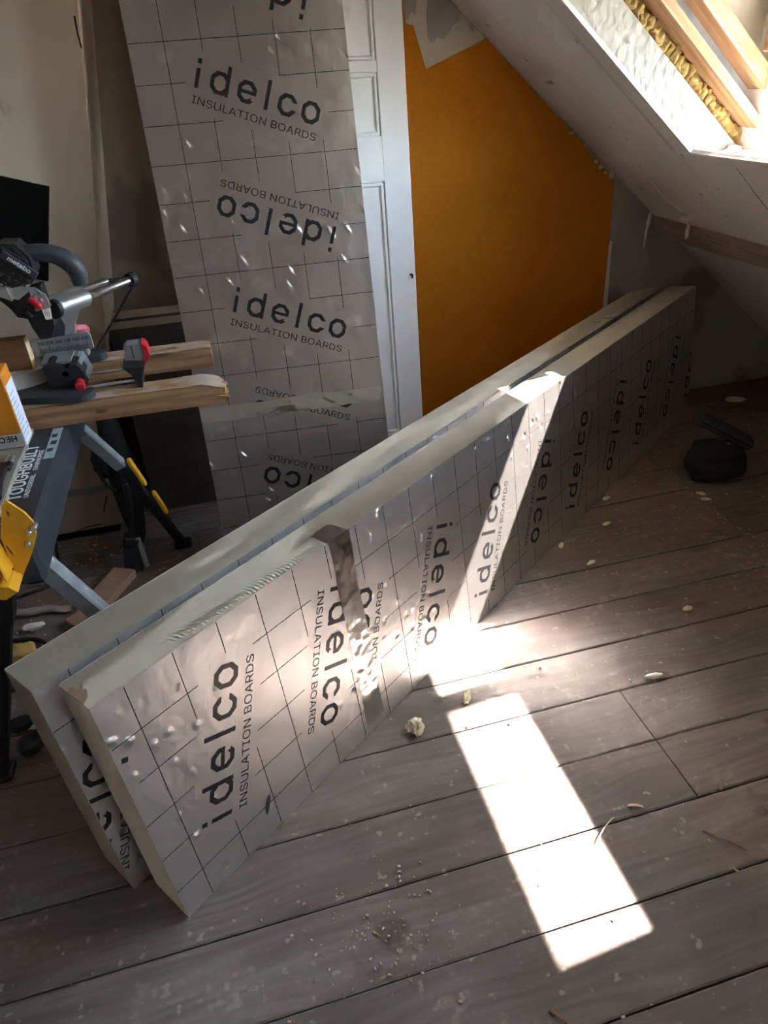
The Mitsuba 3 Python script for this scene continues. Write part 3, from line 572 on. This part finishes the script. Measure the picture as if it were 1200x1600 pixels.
# ---------------------------------------------------------------- timbers, saw bench
def timber(key, x0, x1, y0, y1, z0, z1, broken, seed):
    r = np.random.default_rng(seed); m = trimesh.creation.box((x1 - x0, y1 - y0, z1 - z0)); m = m.subdivide_to_size(0.03); m.apply_translation(((x0 + x1) / 2, (y0 + y1) / 2, (z0 + z1) / 2))
    v = np.array(m.vertices); c = np.array([0, (y0 + y1) / 2, (z0 + z1) / 2])
    v[:, 1:] += 0.0016 * (meshkit.noise(v * np.array([14, 40, 40])) - 0.5)[:, None]
    end = v[:, 0] > x1 - broken
    k = (v[end, 0] - (x1 - broken)) / max(broken, 1e-6)
    v[end, 2] -= 0.014 * k * (v[end, 2] > c[2]); v[end, 0] += 0.018 * (meshkit.noise(v[end] * 70) - 0.5) * k
    top = (v[:, 2] > z1 - 0.003) & (v[:, 1] < y0 + 0.003); v[top, 1] += 0.004; v[top, 2] -= 0.003
    m.vertices = v; return m
t1 = put('timber_batten', timber('t', -1.15, -0.003, 1.672, 1.752, 0.741, 0.796, 0.045, 3), 'm_pine', smooth=30); tag(t1, 'front rough timber batten with a split end under the mitre saw', 'timber')
put(f'{t1}__splinter', cat([bar((-0.02 + 0.004 * i, 1.672 + 0.012 * i, 0.762 + 0.006 * (i % 3)), (0.006, 1.670 + 0.012 * i, 0.758 + 0.008 * (i % 2)), 0.004, 0.0025) for i in range(6)]), 'm_pine_pale')
t2 = put('timber_batten_001', timber('t', -1.15, -0.022, 1.955, 2.035, 0.741, 0.796, 0.0, 5), 'm_pine', smooth=30); tag(t2, 'rear square-cut timber batten under the mitre saw, behind the clamp-like end stop', 'timber')
put(f'{t2}__sawn_end', bx(-0.0225, -0.0215, 1.957, 2.033, 0.743, 0.794), 'm_pine_pale')
put('dusty_board', cbox((-0.625, 1.44, 0.747), (0.31, 0.44, 0.012), 0.002), 'm_dusty_board'); tag('dusty_board', 'dusty grey offcut board lying on the sawhorse under the orange carton', 'board')
pk = put('black_pliers', cat(tube(spline([(-0.475, 1.30, 0.765), (-0.483, 1.37, 0.77), (-0.487, 1.43, 0.765)], 14), 0.007, 10), tube(spline([(-0.505, 1.30, 0.765), (-0.497, 1.37, 0.772), (-0.490, 1.43, 0.765)], 14), 0.007, 10), cbox((-0.488, 1.445, 0.762), (0.026, 0.03, 0.012), 0.004)), 'm_black', smooth=30)
put('black_pliers__jaw', cat(bar((-0.494, 1.455, 0.762), (-0.490, 1.50, 0.760), 0.008, 0.009), bar((-0.482, 1.455, 0.762), (-0.484, 1.50, 0.760), 0.008, 0.009)), 'm_alu'); tag(pk, 'black hand tool with steel jaw lying on the dusty board', 'tool')

# carton of screws, upside down
ck = 'screw_carton'
put(f'{ck}__body', cat(cbox((-0.572, 1.5865, 0.859), (0.214, 0.071, 0.143), 0.002)), 'm_carton_orange')
put(f'{ck}__grey_band', cbox((-0.572, 1.5865, 0.7715), (0.2146, 0.0716, 0.034), 0.002), 'm_carton_grey'); tag(f'{ck}__grey_band', 'pale grey band with upside-down lettering')
k = put(f'{ck}__printed_lettering', flat_text('HECO', 0.013, 0.052, (-0.479, 1.5505, 0.784), (-1, 0, 0), (0, 0, -1), 0.0006, True), 'm_black'); tag(k, 'upside-down black lettering')
put(f'{ck}__side_label', bx(-0.4652, -0.4644, 1.553, 1.6205, 0.756, 0.899), 'm_label'); tag(f'{ck}__side_label', 'white printed label')
put(f'{ck}__side_label__print', cat([bx(-0.4644, -0.4641, 1.556, 1.60 - 0.006 * (i % 3), 0.77 + 0.0115 * i, 0.772 + 0.0115 * i) for i in range(10)] + [bx(-0.4644, -0.4641, 1.603, 1.616, 0.778, 0.782), bx(-0.4644, -0.4641, 1.603, 1.614, 0.788, 0.792)]), 'm_print_blue')
tag(ck, 'orange carton with a white side label on the dusty board beside the mitre saw', 'carton')

# ---------------------------------------------------------------- mitre saw
ms = 'mitre_saw'
TC = np.array([-0.53, 1.875])
def disc(r, z0, z1, n=64): m = trimesh.creation.cylinder(radius=r, height=z1 - z0, sections=n); m.apply_translation((TC[0], TC[1], (z0 + z1) / 2)); return m
put(f'{ms}__base', cat(disc(0.135, 0.797, 0.812), extr(shapely.union_all([LineString([(-0.47, 1.735), (-0.352, 1.700)]).buffer(0.036), sbox(-0.52, 1.70, -0.40, 1.99)]), 0.017).apply_translation((0, 0, 0.797)), extr(LineString([(-0.42, 1.965), (-0.335, 1.985)]).buffer(0.028), 0.02).apply_translation((0, 0, 0.797))), 'm_graphite', smooth=35)
put(f'{ms}__turntable', cat(disc(0.117, 0.812, 0.8475), disc(0.111, 0.8475, 0.850)), 'm_cast', smooth=35); tag(f'{ms}__turntable', 'light grey round turntable')
ringm = trimesh.creation.annulus(0.112, 0.1185, 0.004, sections=64); ringm.apply_translation((TC[0], TC[1], 0.8492)); put(f'{ms}__turntable__scale_ring', ringm, 'm_alu', smooth=35)
blk = extr_xz(Polygon([(-0.418, 0.812), (-0.338, 0.808), (-0.334, 0.845), (-0.346, 0.868), (-0.362, 0.872), (-0.366, 0.862), (-0.405, 0.878), (-0.425, 0.870)]).difference(shapely.Point(-0.377, 0.848).buffer(0.0075)), 1.735, 1.80)
put(f'{ms}__end_block', blk, 'm_black'); put(f'{ms}__end_block__grey_cover', cat(bx(-0.43, -0.36, 1.755, 1.84, 0.868, 0.874), bar((-0.345, 1.81, 0.868), (-0.332, 1.81, 0.815), 0.09, 0.005, up=(1, 0, 0)), cbox((-0.38, 1.82, 0.845), (0.07, 0.05, 0.05), 0.004)), 'm_grey_plastic')
kb = np.array([-0.350, 1.735, 0.822]); put(f'{ms}__clamp_knob', cat(cyl(kb, kb + np.array([0.004, -0.024, -0.002]), 0.0125, 20), blob(kb + np.array([0.004, -0.024, -0.002]), (0.0118, 0.004, 0.0118), 1, 0, 2)), 'm_red', smooth=35); tag(f'{ms}__clamp_knob', 'red knob')
fz = 0.869
put(f'{ms}__fence', cat(extr_xz(Polygon([(-0.455, 0.866), (-0.313, 0.873), (-0.313, 0.905), (-0.319, 0.913), (-0.455, 0.909)]), 1.84, 1.852), cbox((-0.39, 1.87, 0.862), (0.12, 0.035, 0.03), 0.004)), 'm_grey_plastic')
ticks = [bx(-0.4405 + 0.0046 * i, -0.4392 + 0.0046 * i, 1.8392, 1.84, 0.873, 0.884 + (0.006 if i % 5 == 0 else 0.003 if i % 2 else 0)) for i in range(26)]
nums = [flat_text(str(t), 0.0078, 0.0165, (-0.442 + 0.0212 * i, 1.84, 0.8955 + 0.0004 * i), (1, 0, 0), (0, 0, 1), 0.0006, True) for i, t in enumerate((100, 120, 140, 160, 180, 200))]
k = put(f'{ms}__fence__scale_print', cat(ticks + nums), 'm_black'); tag(k, 'black scale numbers 100 to 200')
for (a, b) in (((-0.345, 1.80, 0.818), (-0.215, 1.80, 0.819)), ((-0.345, 1.72, 0.812), (-0.212, 1.72, 0.816))): put(f'{ms}__extension_rod', cyl(a, b, 0.0035, 12), 'm_alu', smooth=35)
es = Polygon([(-0.233, 0.884), (-0.226, 0.884), (-0.226, 0.889), (-0.19, 0.889), (-0.179, 0.880), (-0.176, 0.86), (-0.185, 0.845), (-0.235, 0.848), (-0.238, 0.856), (-0.228, 0.862)])
put(f'{ms}__end_stop', extr_xz(es, 1.77, 1.815), 'm_grey_plastic'); tag(f'{ms}__end_stop', 'grey and red end stop')
put(f'{ms}__end_stop__groove', cat(bx(-0.2145, -0.2115, 1.7692, 1.77, 0.853, 0.886)), 'm_graphite')
put(f'{ms}__end_stop__red_side', extr_xz(Polygon([(-0.188, 0.891), (-0.176, 0.881), (-0.1735, 0.858), (-0.188, 0.838), (-0.207, 0.838), (-0.207, 0.848), (-0.188, 0.850)]), 1.767, 1.818), 'm_red')
put(f'{ms}__end_stop__foot', cat(extr_xz(Polygon([(-0.240, 0.852), (-0.188, 0.846), (-0.200, 0.822), (-0.205, 0.775), (-0.214, 0.798), (-0.222, 0.830)]), 1.715, 1.812)), 'm_black')
# arm, rails
put(f'{ms}__arm', cat(extr_xz(Polygon([(-0.383, 0.900), (-0.352, 0.900), (-0.346, 0.930), (-0.312, 0.985), (-0.385, 0.985), (-0.392, 0.945)]), 1.855, 1.895)), 'm_alu', smooth=False); tag(f'{ms}__arm', 'silver support arm')
put(f'{ms}__arm__dark_side', extr_xz(Polygon([(-0.425, 0.880), (-0.382, 0.888), (-0.366, 0.935), (-0.372, 0.965), (-0.395, 0.968), (-0.412, 0.93)]), 1.845, 1.89), 'm_graphite')
RA, RE = np.array([-0.352, 1.745, 1.006]), np.array([-0.197, 1.980, 1.000]); rd = (RE - RA) / np.linalg.norm(RE - RA); ro = np.array([-0.036, 0.024, 0.006])
put(f'{ms}__rail_housing', cat(cyl(RA, RA + rd * 0.098, 0.0215, 28), cyl(RA - rd * 0.012, RA, 0.019, 28)), 'm_alu', smooth=35)
put(f'{ms}__rail_housing__end_ring', cyl(RA - rd * 0.014, RA - rd * 0.004, 0.0222, 28), 'm_black', smooth=35)
put(f'{ms}__slide_rail', cyl(RA, RE, 0.0105, 20), 'm_chrome', smooth=35); put(f'{ms}__slide_rail', cyl(RA + ro - rd * 0.03, RE + ro * 0.9 - rd * 0.05, 0.0105, 20), 'm_chrome', smooth=35)
put(f'{ms}__rail_cover', bar(RA + ro - rd * 0.03, RA + ro + rd * 0.13, 0.03, 0.022, ch=0.005), 'm_alu')
put(f'{ms}__rail_end_cap', cat(bar(RE + ro - rd * 0.055, RE + rd * 0.004, 0.02, 0.012, ch=0.004), cyl(RE - rd * 0.006, RE + rd * 0.012, 0.017, 20), blob(RE + rd * 0.012, (0.013, 0.013, 0.02), 2, 0.1, 2)), 'm_black', smooth=35)
cb = spline([RE + np.array([0.003, -0.005, -0.015]), (-0.235, 1.99, 0.935), (-0.285, 2.0, 0.875), (-0.325, 2.0, 0.83), (-0.345, 1.99, 0.80)], 30); put(f'{ms}__cable', tube(cb, 0.0028, 8), 'm_black', smooth=True)
put(f'{ms}__rear_knob', cbox((-0.348, 1.90, 0.905), (0.055, 0.03, 0.03), 0.010), 'm_pink'); tag(f'{ms}__rear_knob', 'pink-red plastic guard behind the fence')
# head
def rot_xz(poly, deg, c): return affinity.rotate(poly, deg, origin=c)
mc = (-0.408, 1.112)
body = Polygon([(-0.452, 1.082), (-0.446, 1.145), (-0.43, 1.160), (-0.395, 1.157), (-0.373, 1.128), (-0.371, 1.092), (-0.385, 1.070), (-0.43, 1.066)])
motor = cat(extr_xz(body, 1.725, 1.80), extr_xz(body.buffer(-0.006), 1.717, 1.725), extr_xz(body.buffer(-0.006), 1.80, 1.812))
put(f'{ms}__motor_housing', motor, 'm_black'); tag(f'{ms}__motor_housing', 'black vented motor housing')
vents = []
for i in range(5):
    for j in range(3):
        x, z = -0.442 + 0.0125 * i, 1.073 + 0.011 * j
        vents.append(bar((x, 1.7165, z), (x + 0.008, 1.7165, z + 0.005 * (-1) ** (i + j)), 0.002, 0.004, up=(0, 0, 1), ch=0.0006))
for i in range(5):
    x = -0.420 + 0.009 * i; vents.append(bar((x, 1.7168, 1.155 - 0.007 * i), (x + 0.007, 1.7168, 1.147 - 0.007 * i), 0.002, 0.003, up=(0, 0, 1), ch=0.0006))
put(f'{ms}__motor_housing__vent', cat(vents), 'm_graphite')
st0, st1 = np.array([-0.425, 1.7150, 1.143]), np.array([-0.366, 1.7150, 1.087])
put(f'{ms}__motor_housing__name_strap', bar(st0, st1, 0.006, 0.019, up=(0, -1, 0) if False else np.cross((st1 - st0) / np.linalg.norm(st1 - st0), (0, 1, 0)), ch=0.002), 'm_graphite')
tx = (st1 - st0) / np.linalg.norm(st1 - st0); ty = np.cross((0, -1, 0), tx); ty = ty if ty[2] > 0 else -ty
k = put(f'{ms}__motor_housing__printed_lettering', flat_text('metabo', 0.0095, 0.050, st0 + tx * 0.016 + np.array([0, -0.0035, 0]) - ty * 0.0035, tx, ty, 0.0006, True), 'm_white_print'); tag(k, 'white maker lettering')
put(f'{ms}__motor_housing__cap_screw', blob((-0.4215, 1.716, 1.137), (0.0045, 0.003, 0.0065), 1, 0.05, 2), 'm_alu', smooth=True)
hs = spline([(-0.395, 1.765, 1.128), (-0.365, 1.768, 1.128), (-0.335, 1.77, 1.122), (-0.305, 1.772, 1.104), (-0.2895, 1.774, 1.078), (-0.292, 1.776, 1.052)], 36)
put(f'{ms}__handle', cat(tube(hs, np.interp(np.linspace(0, 1, 36), [0, 0.25, 0.7, 1], [0.0175, 0.0195, 0.0225, 0.0185]), 18), blob(hs[-1], (0.016, 0.016, 0.010), 1, 0.03, 2)), 'm_graphite', smooth=50); tag(f'{ms}__handle', 'curved dark grey handle')
put(f'{ms}__blade_guard', cat(extr_xz(Polygon([(-0.475, 1.066), (-0.40, 1.068), (-0.398, 1.052), (-0.425, 1.036), (-0.475, 1.050)]), 1.735, 1.76), extr_xz(Polygon([(-0.48, 1.064), (-0.44, 1.066), (-0.437, 1.036), (-0.46, 1.05), (-0.48, 1.06)]), 1.725, 1.736)), 'm_alu')
put(f'{ms}__lower_guard', extr_xz(Polygon([(-0.475, 1.050), (-0.43, 1.032), (-0.40, 1.056), (-0.372, 1.060), (-0.37, 1.0), (-0.40, 0.985), (-0.44, 0.995), (-0.452, 1.02)]), 1.74, 1.79), 'm_black')
put(f'{ms}__pivot', cat(extr_xz(Polygon([(-0.43, 1.0), (-0.37, 1.005), (-0.375, 0.955), (-0.39, 0.93), (-0.415, 0.93), (-0.425, 0.96)]), 1.77, 1.85), cyl((-0.42, 1.735, 1.006), (-0.408, 1.735, 0.992), 0.007, 14)), 'm_black')
put(f'{ms}__lock_plate', extr_xz(Polygon([(-0.392, 1.066), (-0.378, 1.062), (-0.362, 1.045), (-0.357, 1.02), (-0.374, 1.012), (-0.392, 1.02)]), 1.712, 1.722), 'm_alu'); tag(f'{ms}__lock_plate', 'silver plate with screws')
for x, z in ((-0.384, 1.045), (-0.372, 1.051), (-0.374, 1.036)): put(f'{ms}__lock_plate__screw', blob((x, 1.711, z), (0.0042, 0.003, 0.0042), 1, 0, 2), 'm_grey_plastic', smooth=True)
put(f'{ms}__spring_clip', extr_xz(Polygon([(-0.377, 1.014), (-0.359, 1.018), (-0.362, 0.992), (-0.375, 0.992)]).difference(shapely.union_all([sbox(-0.374 + 0.0042 * i, 0.999, -0.372 + 0.0042 * i, 1.010) for i in range(3)])), 1.706, 1.712), 'm_white_paint')
put(f'{ms}__lock_lever', cat(cyl((-0.395, 1.712, 1.040), (-0.381, 1.700, 1.026), 0.0075, 16), blob((-0.381, 1.70, 1.026), (0.008, 0.007, 0.008), 1, 0, 2)), 'm_red', smooth=40); tag(f'{ms}__lock_lever', 'red lever')
put(f'{ms}__worktop_hub', extr_xz(Polygon([(-0.445, 0.85), (-0.445, 0.905), (-0.42, 0.925), (-0.395, 0.915), (-0.375, 0.88), (-0.375, 0.85)]), 1.87, 1.94), 'm_cast')
tag(ms, 'black and silver mitre saw with red knobs standing across the two timber battens', 'mitre saw')
wk = put('wood_offcut', bx(-0.80, -0.4605, 1.800, 1.838, 0.8505, 0.927), 'm_brown_wood'); tag(wk, 'brown wooden plank with a pale cut end lying against the saw fence', 'plank')
put('wood_offcut__cut_end', bx(-0.4605, -0.4590, 1.800, 1.838, 0.8505, 0.927), 'm_pine_pale')

# ---------------------------------------------------------------- things on the floor at the back left
bg = on_floor(blob((-0.405, 2.225, 0.28), (0.045, 0.05, 0.30), 21, 0.22, 3, 1.3), 0.0); k = put('tool_bag', cat(bg, blob((-0.455, 2.22, 0.36), (0.035, 0.04, 0.06), 22, 0.3)), 'm_black_soft', smooth=True); tag(k, 'tall black soft bag standing in front of the chimney edge', 'bag')
put('tool_bag__strap', tube(spline([(-0.44, 2.18, 0.44), (-0.465, 2.17, 0.38), (-0.455, 2.17, 0.31), (-0.43, 2.17, 0.27)], 20), 0.006, 8), 'm_black', smooth=True)
put('hand_brush__bristles', cat([tube([(-0.455 + 0.006 * i + 0.001 * j, 2.05 + 0.012 * j, 0.001 + 0.004 * ((i * 7 + j) % 3)), (-0.44 + 0.0042 * i, 2.065 + 0.010 * j, 0.10)], 0.0034, 5) for i in range(11) for j in range(4)]), 'm_bristle')
put('hand_brush__stock', cat(bar((-0.417, 2.085, 0.095), (-0.405, 2.09, 0.13), 0.055, 0.05, up=(0, 1, 0), ch=0.006)), 'm_black'); put('hand_brush__handle', tube(spline([(-0.407, 2.09, 0.125), (-0.392, 2.10, 0.21), (-0.382, 2.105, 0.33)], 20), 0.012, 10), 'm_black', smooth=True)
put('hand_brush__metal_side', bar((-0.378, 2.045, 0.02), (-0.386, 2.07, 0.13), 0.018, 0.004, up=(0, 1, 0)), 'm_grey_plastic')
tag('hand_brush', 'black hand brush standing on its bristles in front of the tall black bag', 'brush')
def brick_bit(c, s, rz, key, label, cat_, mat):
    a = math.radians(rz); m = cbox((c[0], c[1], s[2] / 2 + 0.0015), s, 0.003, ((math.cos(a), math.sin(a), 0), (-math.sin(a), math.cos(a), 0), (0, 0, 1))); k = put(key, m, mat); tag(k, label, cat_)
brick_bit((-0.50, 1.96, 0), (0.20, 0.085, 0.03), 62, 'wood_block', 'pinkish wooden block on the floor behind the rear long board', 'wood block', 'm_pinkish_wood')
brick_bit((-0.57, 1.84, 0), (0.10, 0.06, 0.025), 40, 'wood_block_001', 'short pinkish wood piece under the grey sawhorse leg', 'wood block', 'm_pinkish_wood')
fs = spline([(-0.86, 1.935, 0.014), (-0.80, 1.93, 0.018), (-0.75, 1.918, 0.016), (-0.70, 1.915, 0.020), (-0.65, 1.905, 0.015), (-0.615, 1.90, 0.013)], 50)
m = tube(fs, 0.012, 12); v = np.array(m.vertices); m.vertices = v + 0.006 * (np.stack([meshkit.noise(v * 90, s) for s in (1, 2, 3)], 1) - 0.5)
k = put('foil_scrap', on_floor(m, 0.001), 'm_crumpled'); tag(k, 'crumpled silver foil strip lying on the floor beside the black sawhorse leg', 'foil scrap')
m = on_floor(blob((-0.725, 1.845, 0.01), (0.032, 0.014, 0.010), 31, 0.5, 3, 2.2), 0.001); k = put('paper_scrap', m, 'm_white_filler', smooth=True); tag(k, 'small white crumpled scrap near the foil strip', 'scrap')
k = put('foam_chunk', on_floor(blob((-0.73, 1.70, 0.03), (0.04, 0.035, 0.03), 33, 0.5, 3, 1.8), 0.001), 'm_yellow_foam', smooth=True); tag(k, 'yellow-brown foam chunk beside the black cable loop', 'foam chunk')
cab = spline([(-0.86, 2.02, 0.006), (-0.80, 2.03, 0.006), (-0.73, 2.05, 0.006), (-0.68, 2.10, 0.006), (-0.672, 2.12, 0.05), (-0.655, 2.10, 0.14), (-0.60, 2.02, 0.34), (-0.585, 1.97, 0.42)], 60)
k = put('power_cable', tube(cab, 0.005, 8), 'm_black', smooth=True); tag(k, 'black cable hanging beside the chimney and running over the floor', 'cable')
cab = spline([(-0.82, 1.80, 0.006), (-0.76, 1.80, 0.006), (-0.69, 1.77, 0.006), (-0.665, 1.70, 0.006), (-0.69, 1.62, 0.006), (-0.75, 1.58, 0.006)], 50)
k = put('power_cable_001', tube(cab, 0.006, 8), 'm_black', smooth=True); tag(k, 'black cable loop on the floor around the yellow foam chunk', 'cable')
k = put('plug_lead', cat(tube(spline([(-0.60, 1.50, 0.006), (-0.635, 1.475, 0.007), (-0.665, 1.455, 0.012)], 16), 0.005, 8), blob((-0.69, 1.43, 0.018), (0.035, 0.025, 0.017), 12, 0.15)), 'm_black', smooth=True); on = tag(k, 'black plug on a short lead beside the nearest board corner', 'plug')
cap = trimesh.creation.revolve(np.array([[0, 0.001], [0.026, 0.001], [0.030, 0.006], [0.031, 0.028], [0.027, 0.030], [0.025, 0.022], [0, 0.020]]), sections=32); cap.apply_translation((-0.655, 1.352, 0)); k = put('round_cap', cap, 'm_graphite', smooth=35); tag(k, 'dark round plastic cap on the floor near the black sawhorse foot', 'cap')
m = on_floor(blob((-0.66, 1.42, 0.01), (0.03, 0.008, 0.006), 39, 0.4, 3, 2.0), 0.001); k = put('plastic_sliver', m, 'm_white_filler', smooth=True); tag(k, 'pale sliver between the round cap and the plug', 'scrap')

# ---------------------------------------------------------------- black bag and case, right
bgm = blob((1.858, 1.975, 0.06), (0.125, 0.092, 0.082), 51, 0.22, 4, 1.5); v = np.array(bgm.vertices); v[:, 2] = np.maximum(v[:, 2], 0.001); bgm.vertices = v
put('black_bag__body', on_floor(bgm, 0.001), 'm_black_soft', smooth=True)
put('black_bag__top_flap', blob((1.832, 2.01, 0.118), (0.062, 0.045, 0.03), 52, 0.2, 3, 1.6), 'm_black', smooth=True)
put('black_bag__buckle', blob((1.895, 1.97, 0.136), (0.007, 0.005, 0.006), 2, 0.2, 2), 'm_alu', smooth=True); put('black_bag__seam', tube(spline([(1.765, 1.925, 0.108), (1.825, 1.90, 0.114), (1.895, 1.90, 0.112), (1.955, 1.93, 0.097)], 20), 0.004, 8), 'm_black', smooth=True)
tag('black_bag', 'lumpy black bag lying on the floor in the dark corner under the slope', 'bag')
k = put('black_case', bar((1.812, 2.075, 0.225), (2.015, 1.985, 0.112), 0.075, 0.042, ch=0.006), 'm_graphite'); tag(k, 'flat black case tilted across the black bag', 'case')
put('black_case__lid_seam', bar((1.797, 2.041, 0.225), (2.000, 1.951, 0.112), 0.003, 0.006), 'm_black')

# ---------------------------------------------------------------- crumbs and shavings
def crumb(key, x, y, s, seed, label, cat_, mat, group=None, rz=0.0, amp=0.5):
    m = blob((0, 0, 0), s, seed, amp, 3, 2.0); m.apply_transform(trimesh.transformations.rotation_matrix(rz, (0, 0, 1))); m.apply_translation((x, y, 0)); on_floor(m, 0.0012); k = put(key, m, mat, smooth=True); tag(k, label, cat_, group)
crumb('foam_lump', 0.318, 1.112, (0.020, 0.020, 0.014), 61, 'cream foam lump on the planks left of the long sunlit strip', 'foam lump', 'm_lump', amp=0.8)
crumb('foam_lump_001', 0.482, 1.168, (0.024, 0.010, 0.008), 62, 'pale foam flake at the top corner of the sunlit strip', 'foam lump', 'm_lump', rz=1.0, amp=0.7)
crumb('foam_lump_002', 2.417, 2.543, (0.045, 0.018, 0.012), 63, 'pale flake lying beyond the black bag near the gable wall', 'foam lump', 'm_lump', rz=-0.3)
crumb('plaster_flake', 1.0, 1.088, (0.026, 0.009, 0.006), 64, 'pale flake lying on the widest dark plank gap', 'flake', 'm_white_filler', rz=-0.1)
FLK = [(1.36, 1.945, 0.2, 'flake close to the long board, nearest to the black bag'), (1.27, 1.79, 0.1, 'flake at the foot of the long board, second from the dark corner'), (1.10, 1.60, 0.4, 'flake beside the long board just past the sunlit band'),
       (1.70, 2.26, 0.5, 'flake between the long board and the black bag'), (1.72, 1.86, -0.8, 'upper flake of the close pair in front of the black bag'), (1.71, 1.82, -0.5, 'lower flake of the close pair in front of the black bag'),
       (1.05, 1.72, 0.9, 'flake touching the long board beneath its sunlit band'), (1.26, 1.30, 0.1, 'lone flake in the open middle of the floor, beyond the widest plank gap')]
for x, y, rz, what in FLK:
    crumb('foam_flake', x, y, (0.018, 0.008, 0.005), int(x * 100), 'small pale ' + what, 'flake', 'm_lump', 'pale flakes on the planks', rz)
def shaving(key, pts, w, label, mat='m_shaving', cat_='wood shaving'):
    p = spline([(x, y, z + 0.003) for x, y, z in pts], 24); m = cat([bar(a, b, w, 0.0012, up=(0, 0.3, 1), ch=0.0003) for a, b in zip(p[:-1], p[1:])]); k = put(key, on_floor(m, 0.001), mat); tag(k, label, cat_)
shaving('wood_shaving', [(0.720, 0.765, 0.0), (0.735, 0.758, 0.006), (0.752, 0.752, 0.001)], 0.008, 'curled wood shaving on the planks right of the sunlit strip')
shaving('straw', [(0.60, 0.70, 0.0), (0.64, 0.728, 0.01), (0.675, 0.748, 0.0)], 0.003, 'thin pale straw crossing the right edge of the sunlit strip', 'm_paper', 'straw')
shaving('bark_sliver', [(0.365, 0.447, 0.0), (0.38, 0.43, 0.005), (0.392, 0.412, 0.0)], 0.005, 'dark bark sliver near the bottom edge of the floor', 'm_brown_wood', 'bark sliver')
shaving('bark_sliver_001', [(0.845, 0.665, 0.0), (0.875, 0.63, 0.003), (0.905, 0.60, 0.0)], 0.0035, 'thin dark sliver lying on the planks far right of the sunlit strip', 'm_brown_wood', 'bark sliver')
bits = []
def inside_room(x, y): 
    q = np.array([x, y, 0]) - B0; n = q @ BN + 0.58 * 0
    return -0.12 < (q @ BN) < 0.30 and -0.1 < q @ BL < 3.05
for i in range(900):
    r = rnd.random()
    if r < 0.5: x, y = rnd.uniform(-0.5, 2.4), rnd.uniform(0.3, 2.6)
    elif r < 0.7: kk = rnd.randint(2, 11); x, y = rnd.uniform(-0.5, 1.6), yk(kk) + rnd.gauss(0, 0.008)
    elif r < 0.85: x, y = rnd.gauss(1.70, 0.02), rnd.uniform(1.45, 2.3)
    else: x, y = rnd.gauss(0.12, 0.08), rnd.gauss(0.66, 0.07)
    if inside_room(x, y) or (x < 0.95 and y > 1.8): continue
    s = 0.0014 * (1 + 1.3 * rnd.random() ** 3); m = trimesh.creation.box((s * 2.2, s * 1.2, s)); m.apply_transform(trimesh.transformations.rotation_matrix(rnd.random() * 6.3, (0.2, 0.3, 1))); m.apply_translation((x, y, s * 0.9)); bits.append(m)
for i in range(260):
    x, y = rnd.uniform(-0.85, -0.1), rnd.uniform(1.35, 2.33)
    if inside_room(x, y) or (x > -0.40 and y > 1.8) or (x > -0.66 and 1.8 < y < 2.13): continue
    s = 0.002 * (1 + rnd.random()); m = trimesh.creation.box((s * 2.4, s * 1.2, s * 0.8)); m.apply_transform(trimesh.transformations.rotation_matrix(rnd.random() * 6.3, (0.2, 0.3, 1))); m.apply_translation((x, y, s)); bits.append(m)
put('sawdust', cat(bits), 'm_dust'); tag('sawdust', 'fine pale sawdust and crumbs sprinkled over the floor planks', 'sawdust', kind='stuff')
